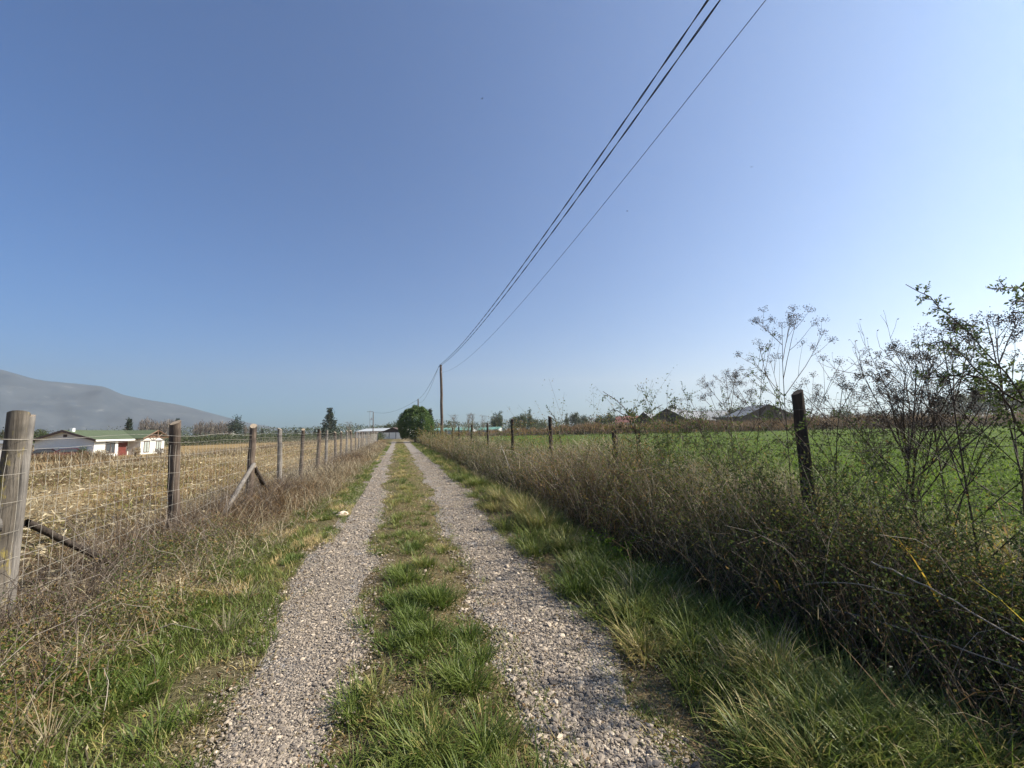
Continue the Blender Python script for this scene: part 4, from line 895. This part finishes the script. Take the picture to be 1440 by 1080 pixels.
# low far masses that read as one
def mass(name, pts, hts, label, cat, mat, n, size, depth_w, tr=(0, 1), twig=False):
    """a strip of bushes along ground points"""
    g = G(); pts = np.array(pts, float); t = RNG.random(n) * (len(pts) - 1); k = np.arange(len(pts))
    x = np.interp(t, k, pts[:, 0]); y = np.interp(t, k, pts[:, 1]); h = np.interp(t, k, hts) * (0.55 + 0.75 * fbm(t * 14, t * 0 + 3, 3))
    d = RNG.normal(0, depth_w, n)
    P = np.stack([x + d * 0.3, y + d, h * RNG.random(n) ** 0.8 + hz(x + d * 0.3, y + d)], 1)
    if twig: add_blades(g, P[:, 0], P[:, 1], h * RNG.uniform(0.3, 0.8, n), size * 0.4, RNG.uniform(0, 0.4, n), RNG.uniform(0.1, 1.2, n), RNG.uniform(*tr, n), 2, z=P[:, 2] * 0.5)
    else: add_leaves(g, P, unit(n), size * RNG.uniform(0.6, 1.4, n), size * RNG.uniform(0.4, 0.8, n), RNG.uniform(*tr, n))
    return tag(g.build(name, mat), label, cat, kind='stuff')
def gp(u, d): p = at(u, 608, d); return (p[0], p[1])
mass('orchard', [gp(225, 105), gp(330, 125), gp(430, 150), gp(520, 170)], [2.6, 2.9, 2.6, 2.2], 'low dark orchard rows beyond the stubble field', 'orchard', m_broad, 15000, 0.34, 5)
mass('far_woodland', [gp(20, 340), gp(250, 360), gp(420, 300), gp(560, 300), gp(640, 300), gp(800, 330)], [9, 10, 8, 8, 9, 9], 'hazy far tree line along the horizon', 'woodland', m_broad, 20000, 1.0, 14)
mass('far_woodland', [gp(800, 300), gp(1000, 320), gp(1200, 330), gp(1440, 330), gp(1640, 330)], [9, 9, 10, 13, 15], 'pale hazy tree line behind the barns and the right field', 'woodland', m_bare, 11000, 1.4, 14)
mass('red_brush', [gp(640, 118), gp(760, 112), gp(880, 105), gp(1080, 100), gp(1300, 105), gp(1560, 110)], [1.3, 2.2, 3.2, 3.4, 4.0, 4.4], 'reddish brown dead brush along the far side of the green field', 'brush', m_dry, 34000, 0.26, 2.6, (0.0, 0.38), True)
mass('grey_brush', [gp(655, 112), gp(860, 103), gp(1080, 97), gp(1320, 100), gp(1560, 104)], [1.0, 1.3, 2.2, 2.4, 2.4], 'greyish low brush at the far edge of the green field', 'brush', m_bare, 16000, 0.22, 1.5)
mass('garden_shrubs', [gp(520, 100), gp(530, 92), gp(536, 84)], [1.4, 1.5, 1.0], 'low shrubs at the bend of the lane left of the round bush', 'shrubs', m_broad, 3000, 0.16, 2)

# ------------------------------------------------------------------ buildings
m_white = plain('white_boards', (0.62, 0.60, 0.54), 0.7, 0.08, 2, vec=(1, 1, 6))
m_liftw = plain('shade_lifted_boards', (0.78, 0.75, 0.68), 0.7, 0.06, 2)  # white gable boards, tone raised to offset the shade there; reused on sheds
m_green = plain('green_metal_roof', (0.078, 0.098, 0.052), 0.75, 0.12, 1.2)
m_trim = plain('dark_trim', (0.09, 0.06, 0.05), 0.7)
m_wtrim = plain('white_trim', (0.75, 0.74, 0.70), 0.6, 0.05)
m_truss = plain('truss_wood', (0.15, 0.09, 0.055), 0.7, 0.2)
m_glass = plain('window_glass', (0.05, 0.055, 0.06), 0.45, 0.1, 2, 0.3)
m_curt = plain('curtained_glass', (0.33, 0.36, 0.33), 0.3, 0.2, 2, 0.6)
m_redp = plain('dark_red_boards', (0.13, 0.032, 0.024), 0.65, 0.2)
m_zinc = plain('zinc_sheet', (0.15, 0.155, 0.16), 0.65, 0.35, 0.8, 0.5, 0.0, (1, 4, 1))
m_barnw = plain('old_dark_boards', (0.075, 0.062, 0.055), 0.9, 0.4, 3, 0.1, 0, (6, 6, 0.5))
m_brick = plain('brick_wall', (0.10, 0.07, 0.06), 0.9, 0.25, 4)
m_rtile = plain('red_roof', (0.20, 0.085, 0.07), 0.8, 0.2, 2)
m_teal = plain('teal_net', (0.12, 0.24, 0.20), 0.7, 0.15, 1)
m_film = plain('greenhouse_film', (0.42, 0.44, 0.44), 0.6, 0.08, 1)
m_tyre = plain('tyre_rubber', (0.02, 0.02, 0.02), 0.85, 0.2)
m_rim = plain('wheel_rim', (0.45, 0.45, 0.46), 0.4, 0.1)

def gable_roof(g, x0, x1, y0, y1, ze, zr, th=0.10):
    """ridge along y, two sloping slabs of thickness th"""
    xm = (x0 + x1) / 2
    for (xa, sgn) in ((x0, 1), (x1, -1)):
        V = [(xa, y0, ze), (xm - sgn * 0.0, y0, zr), (xm, y1, zr), (xa, y1, ze)]; V += [(a, b, c + th) for a, b, c in V]
        g.add(V, [(0, 1, 2, 3), (4, 7, 6, 5), (0, 4, 5, 1), (3, 2, 6, 7), (0, 3, 7, 4)])
def gable_wall(g, x0, x1, y, ze, zr, t=0.15):
    xm = (x0 + x1) / 2; V = [(x0, y, 0), (x1, y, 0), (x1, y, ze), (xm, y, zr), (x0, y, ze)]; V += [(a, b + t, c) for a, b, c in V]
    g.add(V, [(0, 1, 6, 5), (1, 2, 7, 6), (2, 3, 8, 7), (3, 4, 9, 8), (4, 0, 5, 9), (0, 4, 2, 1), (5, 6, 7, 9)], [(4, 3, 2), (7, 8, 9)])
D_H = 52.0; c_ = at(133, 618, D_H); rzh = -math.atan2(0.13, 0.99)
Wd_, Ln, ze, zr = 6.4, 12.2, 2.35, 3.40
ho = thing('white_house', (c_[0], c_[1], -0.92), 'low white house with green metal roof and timber gable in the left field', 'house', None, rzh)
g = G(); gable_wall(g, -Wd_, 0, 0, ze, zr); g.build('gable_wall', m_liftw, ho)
g = G(); g.box((-0.15, 0.15, 0), (0, 3.6, ze)); g.box((-0.75, 3.6, 0), (-0.6, 6.4, ze)); g.box((-0.6, 3.6, 0), (-0.0, 3.75, ze))
g.box((-Wd_, 0.15, 0), (-Wd_ + 0.15, Ln, ze)); g.box((-Wd_ + 0.15, Ln - 0.15, 0), (0.0, Ln, ze)); g.build('wall', m_white, ho)
g = G(); gable_roof(g, -Wd_ - 0.45, 0.45, -0.45, Ln + 0.4, ze - 0.16, zr); g.build('roof', m_green, ho)
g = G()
for sgn, xa in ((1, -Wd_ - 0.47), (-1, 0.47)):
    xm = -Wd_ / 2; V = [(xa, -0.50, ze - 0.30), (xm, -0.50, zr - 0.14), (xm, -0.50, zr + 0.12), (xa, -0.50, ze - 0.04)]; V += [(a, -0.453, c) for a, b, c in V]
    g.add(V, [(0, 1, 2, 3), (7, 6, 5, 4), (0, 4, 5, 1), (3, 2, 6, 7), (0, 3, 7, 4)])
g.build('bargeboard', m_trim, ho)
g = G(); g.box((0.452, -0.45, ze - 0.30), (0.52, 6.0, ze - 0.10)); g.build('fascia', m_wtrim, ho)
g = G(); g.box((-Wd_ / 2 - 0.2, -0.04, zr - 0.75), (-Wd_ / 2 + 0.2, 0.02, zr - 0.45)); g.build('vent', m_trim, ho)
g = G(); g.box((-Wd_ / 2 + 0.3, 0.1, zr - 0.1), (-Wd_ / 2 + 0.65, 0.45, zr + 0.32)); g.build('chimney', m_wtrim, ho)
def window(par, x, ya, yb, za, zb, glass, face='x'):
    g = G(); t = 0.08
    g.box((x, ya, za), (x + 0.05, yb, za + t)); g.box((x, ya, zb - t), (x + 0.05, yb, zb)); g.box((x, ya, za + t), (x + 0.05, ya + t, zb - t)); g.box((x, yb - t, za + t), (x + 0.05, yb, zb - t)); g.box((x, (ya + yb) / 2 - 0.04, za + t), (x + 0.05, (ya + yb) / 2 + 0.04, zb - t))
    f = g.build('window', m_trim, par); G().box((x + 0.004, ya + t, za + t), (x + 0.02, yb - t, zb - t)).build('pane', glass, f)
window(ho, 0.003, 1.7, 3.2, 0.5, 1.95, m_glass)
G().box((-0.599, 4.3, 0.02), (-0.55, 6.2, 2.05)).build('door', m_redp, ho)
G().box((-0.595, 3.76, ze - 0.28), (0.44, 6.38, ze - 0.20)).build('porch_ceiling', m_wtrim, ho)
# front wing with its own timber gable, ridge pointing out of the long side
g = G(); x1w = 0.9; y0w, y1w = 6.4, 11.2; ym = (y0w + y1w) / 2; zrw = 3.36
g.box((-1.45, y0w, 0), (x1w - 0.15, y0w + 0.15, ze)); g.box((-1.45, y1w - 0.15, 0), (x1w - 0.15, y1w, ze))
g.box((x1w - 0.15, y0w, 0), (x1w, y1w, ze)); g.build('wing_wall', m_white, ho)
g = G()
for ya, sgn in ((y0w - 0.5, 1), (y1w + 0.5, -1)):
    V = [(-3.2, ya, ze - 0.12), (x1w + 0.6, ya, ze - 0.12), (x1w + 0.6, ym, zrw), (-3.2, ym, zrw)]; V += [(a, b, c + 0.1) for a, b, c in V]
    g.add(V, [(0, 1, 2, 3), (4, 7, 6, 5), (0, 4, 5, 1), (1, 5, 6, 2), (0, 3, 7, 4)])
g.build('wing_roof', m_green, ho)
def beam(g, a, b, w_):
    V, Q = tubes(np.array([[a, b]], float), np.full((1, 2), w_), 4); g.add(V, Q)
g = G(); xt = x1w + 0.62
beam(g, (xt, y0w - 0.55, ze - 0.12), (xt, ym, zrw + 0.02), 0.08); beam(g, (xt, y1w + 0.55, ze - 0.12), (xt, ym, zrw + 0.02), 0.08)
beam(g, (xt - 0.04, y0w - 0.2, ze + 0.03), (xt - 0.04, y1w + 0.2, ze + 0.03), 0.07); beam(g, (xt - 0.03, ym, ze), (xt - 0.03, ym, zrw - 0.1), 0.08)
beam(g, (xt - 0.06, ym, ze), (xt - 0.06, ym - 0.9, ze + 0.5), 0.07); beam(g, (xt - 0.06, ym, ze), (xt - 0.06, ym + 0.9, ze + 0.5), 0.07); g.build('gable_truss', m_truss, ho)
g = G(); V = [(x1w - 0.1, y0w + 0.02, ze), (x1w - 0.1, y1w - 0.02, ze), (x1w - 0.1, ym, zrw - 0.15)]; V += [(a - 0.1, b, c) for a, b, c in V]; g.add(V, None, [(0, 1, 2), (5, 4, 3)]); g.build('gable_infill', m_truss, ho)
window(ho, x1w + 0.003, 7.0, 8.1, 0.35, 1.9, m_curt); window(ho, x1w + 0.003, 9.4, 10.5, 0.35, 1.9, m_curt)
# bits in the yard
def clump(u, v, d, h, wd, label, mat, n=500, size=0.12, name='garden_shrub'):
    p = at(u, v, d); o = thing(name, (p[0], p[1], float(hz(p[0], p[1]))), label, 'shrub'); g = G(); P = unit(n) * np.array([wd, wd, h / 2]) * RNG.uniform(0.4, 1, (n, 1)) + np.array([0, 0, h / 2])
    add_leaves(g, P, unit(n), size * RNG.uniform(0.7, 1.3, n), size * 0.6, RNG.random(n)); g.build('foliage', mat, o)
    w = Wood()
    for k in range(5): w.add(polyline((0, 0, -0.05), (RNG.normal(0, 0.4), RNG.normal(0, 0.4), 1), h * 0.8, 5, (0, 0, 0), 0.1), 0.03, 0.01, 0.3)
    g = G(); w.into(g, 4); g.build('stems', m_twig, o)
clump(117, 630, 50, 1.5, 0.6, 'green shrub against the shaded gable of the house', m_broad)
clump(142, 632, 51, 1.1, 0.7, 'brownish shrub at the house corner', m_dry)
clump(192, 632, 54, 1.2, 0.5, 'brown potted shrub beside the red door', m_dry)
clump(226, 625, 56, 1.0, 0.9, 'low grey shrub at the right end of the house', m_bare)

def car(u, v, d, col, label, rz):
    p = at(u, v, d); root = thing('parked_car', (p[0], p[1], float(hz(p[0], p[1]))), label, 'car', None, rz); root.scale = (0.86, 0.86, 0.84)
    mb = plain('car_paint', col, 0.3, 0.05, 2, 0.5)
    prof = [(-2.05, 0.35), (2.05, 0.35), (2.10, 0.62), (2.0, 0.80), (1.05, 0.92), (0.35, 1.40), (-1.15, 1.45), (-1.75, 0.98), (-2.08, 0.92), (-2.12, 0.6)]
    g = G(); k = len(prof); V = []
    for yy, s_ in ((-0.80, 1), (-0.84, 1), (0.84, 1), (0.80, 1)):
        ins = 0.0 if abs(yy) > 0.82 else 0.03
        V += [(x_ * (1 - ins * 0.5), yy * (0.86 if z_ > 1.1 else 1.0), z_ - ins * (z_ > 0.6)) for x_, z_ in prof]
    Q = [(j * k + i, j * k + (i + 1) % k, (j + 1) * k + (i + 1) % k, (j + 1) * k + i) for j in range(3) for i in range(k)]
    g.add(V, Q); c0 = np.array(V[:k]).mean(0); c1 = np.array(V[-k:]).mean(0)
    g.add(V[:k] + [tuple(c0)], None, [((i + 1) % k, i, k) for i in range(k)]); g.add(V[-k:] + [tuple(c1)], None, [(i, (i + 1) % k, k) for i in range(k)])
    g.build('body', mb, root)
    for s_ in (-1, 1):
        g = G(); V = [(0.85, 0.845 * s_, 0.95), (0.30, 0.755 * s_, 1.34), (-1.05, 0.755 * s_, 1.38), (-1.55, 0.845 * s_, 0.98)]; g.add(V, [(0, 1, 2, 3)]); g.build('side_window', m_glass, root)
        for xw in (-1.28, 1.30):
            a = np.arange(16) * 2 * np.pi / 16; ring = np.stack([xw + 0.32 * np.cos(a), np.full(16, 0.0), 0.32 + 0.32 * np.sin(a)], 1)
            g = G(); V = np.concatenate([ring + [0, 0.66 * s_, 0], ring + [0, 0.87 * s_, 0], [[xw, 0.66 * s_, 0.32], [xw, 0.87 * s_, 0.32]]]); g.add(V, [(i, (i + 1) % 16, 16 + (i + 1) % 16, 16 + i) for i in range(16)], [(16 + i, 16 + (i + 1) % 16, 33) for i in range(16)] + [((i + 1) % 16, i, 32) for i in range(16)])
            wh = g.build('wheel', m_tyre, root)
            g = G(); r2 = np.stack([xw + 0.19 * np.cos(a), np.full(16, 0.875 * s_), 0.32 + 0.19 * np.sin(a)], 1); g.add(np.concatenate([r2, [[xw, 0.885 * s_, 0.32]]]), None, [(i, (i + 1) % 16, 16) for i in range(16)]); g.build('rim', m_rim, wh)
        G().box((2.02, 0.45 * s_ - 0.17, 0.64), (2.12, 0.45 * s_ + 0.17, 0.78)).build('headlight', m_rim, root)
        G().box((-2.14, 0.55 * s_ - 0.14, 0.70), (-2.06, 0.55 * s_ + 0.14, 0.86)).build('tail_light', m_rtile, root)
    for V in ([(1.02, -0.72, 0.955), (1.02, 0.72, 0.955), (0.40, 0.66, 1.385), (0.40, -0.66, 1.385)], [(-1.72, -0.70, 1.03), (-1.72, 0.70, 1.03), (-1.19, 0.64, 1.435), (-1.19, -0.64, 1.435)]):
        G().add([(a + (0.02 if a > 0 else -0.02), b, c) for a, b, c in V], [(0, 1, 2, 3)]).build('windscreen', m_glass, root)
car(92, 645, 50, (0.12, 0.018, 0.025), 'bright red car parked in front of the shaded house gable', math.radians(200))
car(60, 645, 50, (0.045, 0.012, 0.016), 'dark maroon car parked left of the bright red car', math.radians(190))
# white shed at the left edge
p = at(-22, 640, 40); sh = thing('white_shed', (p[0], p[1], -0.9), 'white walled shed cut off by the left edge', 'shed', None, 0.1)
g = G(); gable_wall(g, -1.6, 1.6, 0, 2.0, 2.35); gable_wall(g, -1.6, 1.6, 3.0, 2.0, 2.35); g.box((1.45, 0.15, 0), (1.6, 3.0, 2.0)); g.box((-1.6, 0.15, 0), (-1.45, 3.0, 2.0)); g.build('wall', m_white, sh)
g = G(); gable_roof(g, -1.75, 1.75, -0.15, 3.3, 1.91, 2.35, 0.05); g.build('roof', m_zinc, sh)

def shed(name, u0, u1, d0, d1, ze, zr, wall, roof, label, cat, depth, openings=0, ridge='along', z0=0.0, doormat=None):
    """long building from pixel column u0 at depth d0 to u1 at d1"""
    a, b = np.array(gp(u0, d0)), np.array(gp(u1, d1)); L = np.linalg.norm(b - a); rz = math.atan2(b[1] - a[1], b[0] - a[0]) - (math.pi / 2 if ridge == 'along' else 0)
    o = thing(name, (a[0], a[1], z0), label, cat, None, rz)
    if ridge == 'along':     # local y runs from a to b, gables at the ends
        w0, w1, ln = 0.0, -depth, L
        xs = (-depth, 0.0)
    else: xs, ln = (0.0, L), depth
    g = G(); gable_wall(g, xs[0], xs[1], 0, ze, zr); gable_wall(g, xs[0], xs[1], ln - 0.15, ze, zr); g.box((xs[0], 0.15, 0), (xs[0] + 0.15, ln - 0.15, ze)); g.box((xs[1] - 0.15, 0.15, 0), (xs[1], ln - 0.15, ze)); g.build('wall', wall, o)
    g = G(); gable_roof(g, xs[0] - 0.3, xs[1] + 0.3, -0.3, ln + 0.3, ze - 0.1, zr, 0.07); g.build('roof', roof, o)
    for k in range(openings):
        if ridge == 'along':
            yc = ln * (k + 0.5) / openings; dw = G().box((0.003, yc - 0.6, 0.6), (0.05, yc + 0.6, ze - 0.4)); 
            dw2 = G().box((-depth - 0.05, yc - 0.6, 0.6), (-depth - 0.003, yc + 0.6, ze - 0.4)); dw.build('window', m_glass, o); dw2.build('window', m_glass, o)
        else:
            xc = L * (k + 0.5) / openings; G().box((xc - 0.7, -0.05, 0.02), (xc + 0.7, -0.003, min(2.2, ze - 0.2))).build('door', doormat or m_trim, o)
    return o
shed('dark_barn', 968, 1008, 112, 142, 3.4, 6.5, m_barnw, m_zinc, 'old dark board barn with a grey corrugated gable roof', 'barn', 10.5, 2, 'along')
shed('dark_barn', 921, 934, 116, 136, 3.0, 5.7, m_barnw, m_zinc, 'smaller dark barn half hidden left of the corrugated roof', 'barn', 5.5, 2, 'along')
shed('metal_barn', 985, 1070, 146, 156, 4.6, 7.0, m_barnw, m_zinc, 'long low barn with a bright metal roof right of the dark barn', 'barn', 12, 5)
shed('brick_barn', 1048, 1120, 112, 112, 4.0, 6.9, m_brick, m_zinc, 'reddish brick barn with a wide gable left of the near right post', 'barn', 10, 2, 'across')
shed('red_roofed_house', 866, 905, 170, 166, 3.6, 6.2, m_wtrim, m_rtile, 'small pale house with a red roof left of the dark barns', 'house', 9, 3)
shed('white_shed', 501, 560, 140, 132, 2.1, 2.9, m_liftw, m_film, 'long low shed with a white roof left of the round bush', 'shed', 9, 6)
shed('dark_shed', 538, 566, 100, 100, 1.7, 2.6, m_barnw, m_trim, 'dark open fronted shed close left of the round bush', 'shed', 6, 3, 'across', doormat=m_liftw)
shed('greenhouse', 610, 662, 170, 168, 1.9, 2.9, m_film, m_teal, 'greenhouse with a teal roof behind the tallest power pole', 'greenhouse', 10, 0)
shed('greenhouse', 672, 700, 172, 170, 1.9, 2.9, m_film, m_teal, 'shorter teal roofed greenhouse under the green poplars', 'greenhouse', 10, 0)
shed('white_shed', 765, 795, 140, 138, 1.3, 1.9, m_white, m_film, 'small white shed beside the second visible right post', 'shed', 8, 2)
shed('far_factory', 318, 322, 900, 900, 10, 13, m_white, m_film, 'tiny white building far off at the foot of the hill', 'building', 22, 0)

# ------------------------------------------------------------------ birds, litter
m_bird = plain('bird_plumage', (0.03, 0.03, 0.035), 0.7)
def bird(u, v, d, label, rz):
    p = at(u, v, d); o = thing('flying_bird', p, label, 'bird', None, rz); g = G()
    P = np.array([[(-0.13, 0, 0), (-0.07, 0, 0.005), (0, 0, 0.01), (0.07, 0, 0.01), (0.12, 0, 0.005)]]); V, Q = tubes(P, np.array([[0.008, 0.028, 0.038, 0.028, 0.008]]), 8); g.add(V, Q)
    g.add([(-0.22, -0.035, 0), (-0.22, 0.035, 0), (-0.11, 0.0, 0.012), (-0.11, 0, -0.01)], None, [(0, 1, 2), (1, 0, 3), (0, 2, 3), (1, 3, 2)]); g.build('body', m_bird, o)
    for s_ in (-1, 1):
        V = [(0.06, 0.02 * s_, 0.02), (-0.05, 0.02 * s_, 0.015), (0.03, 0.17 * s_, 0.09), (-0.06, 0.16 * s_, 0.085), (-0.05, 0.34 * s_, 0.06)]; V += [(a, b, c - 0.006) for a, b, c in V]
        G().add(V, [(0, 1, 3, 2), (5, 7, 8, 6), (0, 2, 7, 5), (1, 6, 8, 3)], [(2, 3, 4), (7, 9, 8), (2, 4, 9), (2, 9, 7), (3, 8, 9), (3, 9, 4)]).build('wing', m_bird, o)
bird(678, 139, 75, 'tiny dark bird high in the blue left of the cables', 0.5)
bird(1057, 235, 85, 'tiny dark bird in the bright sky right of the thin wire', 1.2)
bird(882, 297, 80, 'tiny dark bird just right of the thin wire, halfway down', 2.3)
bird(925, 548, 90, 'tiny dark bird low above the old dark barn', 0.2)
m_paper = plain('crumpled_paper', (0.62, 0.50, 0.38), 0.85, 0.25, 12)
def crumple(u, v, X_, s_, label, mat, name, cat):
    V0, T0 = ico(3); V = V0 * np.array([1.3, 0.9, 0.7]) * s_ * (1 + (fbm(V0[:, 0] * 2 + V0[:, 2] * 2 + 9, V0[:, 1] * 2.4 + 3, 3) - 0.5) * 1.3)[:, None]
    p = at(u, v, 9.0); r_ = ray(u, v); t = -1.45 / r_[2]; p = EYE + r_ * t
    V += np.array([p[0], p[1], float(hz(p[0], p[1])) + s_ * 0.4]); tag(G().add(V, None, T0).build(name, mat), label, cat)
crumple(482, 721, 0, 0.075, 'crumpled pale paper scrap lying on the left verge', m_paper, 'paper_scrap', 'litter')
crumple(472, 719, 0, 0.045, 'smaller pale paper scrap left of the crumpled one', m_paper, 'paper_scrap', 'litter')

# ------------------------------------------------------------------ hill
ridge = [(-1100, 560), (-700, 520), (-420, 514), (-200, 512), (0, 520), (27, 527), (70, 536), (107, 539), (140, 543), (175, 555), (222, 564), (265, 572), (300, 581), (340, 592), (400, 603), (470, 608)]
m_hill, nt, bs, out = newmat('haze_tinted_hillside')
n1 = noise(nt, 0.006, 7, 0.72, objco(nt)); n2 = noise(nt, 0.02, 5, 0.7, objco(nt, (1, 1, 3)))
c = ramp(nt, n1, [(0.34, (0.006, 0.020, 0.038)), (0.64, (0.055, 0.07, 0.085))]); c = mix(nt, ramp(nt, n2, [(0.58, (0, 0, 0)), (0.68, (0.45, 0.45, 0.45))]), c, (0.22, 0.22, 0.21))  # blue of the distance haze is painted into the slope; pale patches are clearings
nt.links.new(c, bs.inputs['Base Color']); bs.inputs['Roughness'].default_value = 1.0
us = np.linspace(-1100, 470, 170); vs = np.interp(us, [r[0] for r in ridge], [r[1] for r in ridge]); RD = 2500.0
rows = []
for t in np.linspace(0, 1, 44):
    row = []
    for u, v in zip(us, vs):
        r_ = ray(u, v); hd_ = math.hypot(r_[0], r_[1]); k = RD / hd_; top_z = 1.5 + r_[2] * k
        s = t / 0.72 if t < 0.72 else 1 - (t - 0.72) / 0.28 * 0.9
        dist = RD - 900 + 1250 * t
        hgt = max(top_z, 0) * (fade(min(max(s, 0), 1)) if t < 0.72 else s)
        gul = (float(fbm(u * 0.02 + 4, t * 4.0, 4)) - 0.5) * 0.30 * max(top_z, 0) * math.sin(math.pi * min(1, t / 0.72)) * (t < 0.72)
        row.append((r_[0] / hd_ * dist, r_[1] / hd_ * dist, hgt + gul - 3.0))
    rows.append(row)
A = np.array(rows); ii = np.arange(A.shape[0] * A.shape[1]).reshape(A.shape[:2])
Q = np.stack([ii[:-1, :-1], ii[:-1, 1:], ii[1:, 1:], ii[1:, :-1]], -1).reshape(-1, 4)
tag(G().add(A.reshape(-1, 3), Q).build('hill', m_hill, sm=True), 'long bare hill fading into blue haze on the left', 'hill', kind='structure')

# ------------------------------------------------------------------ haze
HZ = 460.0
hm = bpy.data.materials.new('valley_haze'); hm.use_nodes = True; nt = hm.node_tree
for nd in list(nt.nodes):
    if nd.type == 'BSDF_PRINCIPLED': nt.nodes.remove(nd)
pv = nt.nodes.new('ShaderNodeVolumePrincipled'); pv.inputs['Color'].default_value = (0.77, 0.78, 0.75, 1); pv.inputs['Density'].default_value = 0.00029; pv.inputs['Anisotropy'].default_value = 0.46
nt.links.new(pv.outputs[0], nt.nodes['Material Output'].inputs['Volume'])
try: hm.cycles.homogeneous_volume = True
except Exception: pass
o = G().box((-3700, -3700, -8), (3700, 3700, HZ)).build('haze', hm)
tag(o, 'pale blue haze filling the valley air', 'haze', kind='stuff')
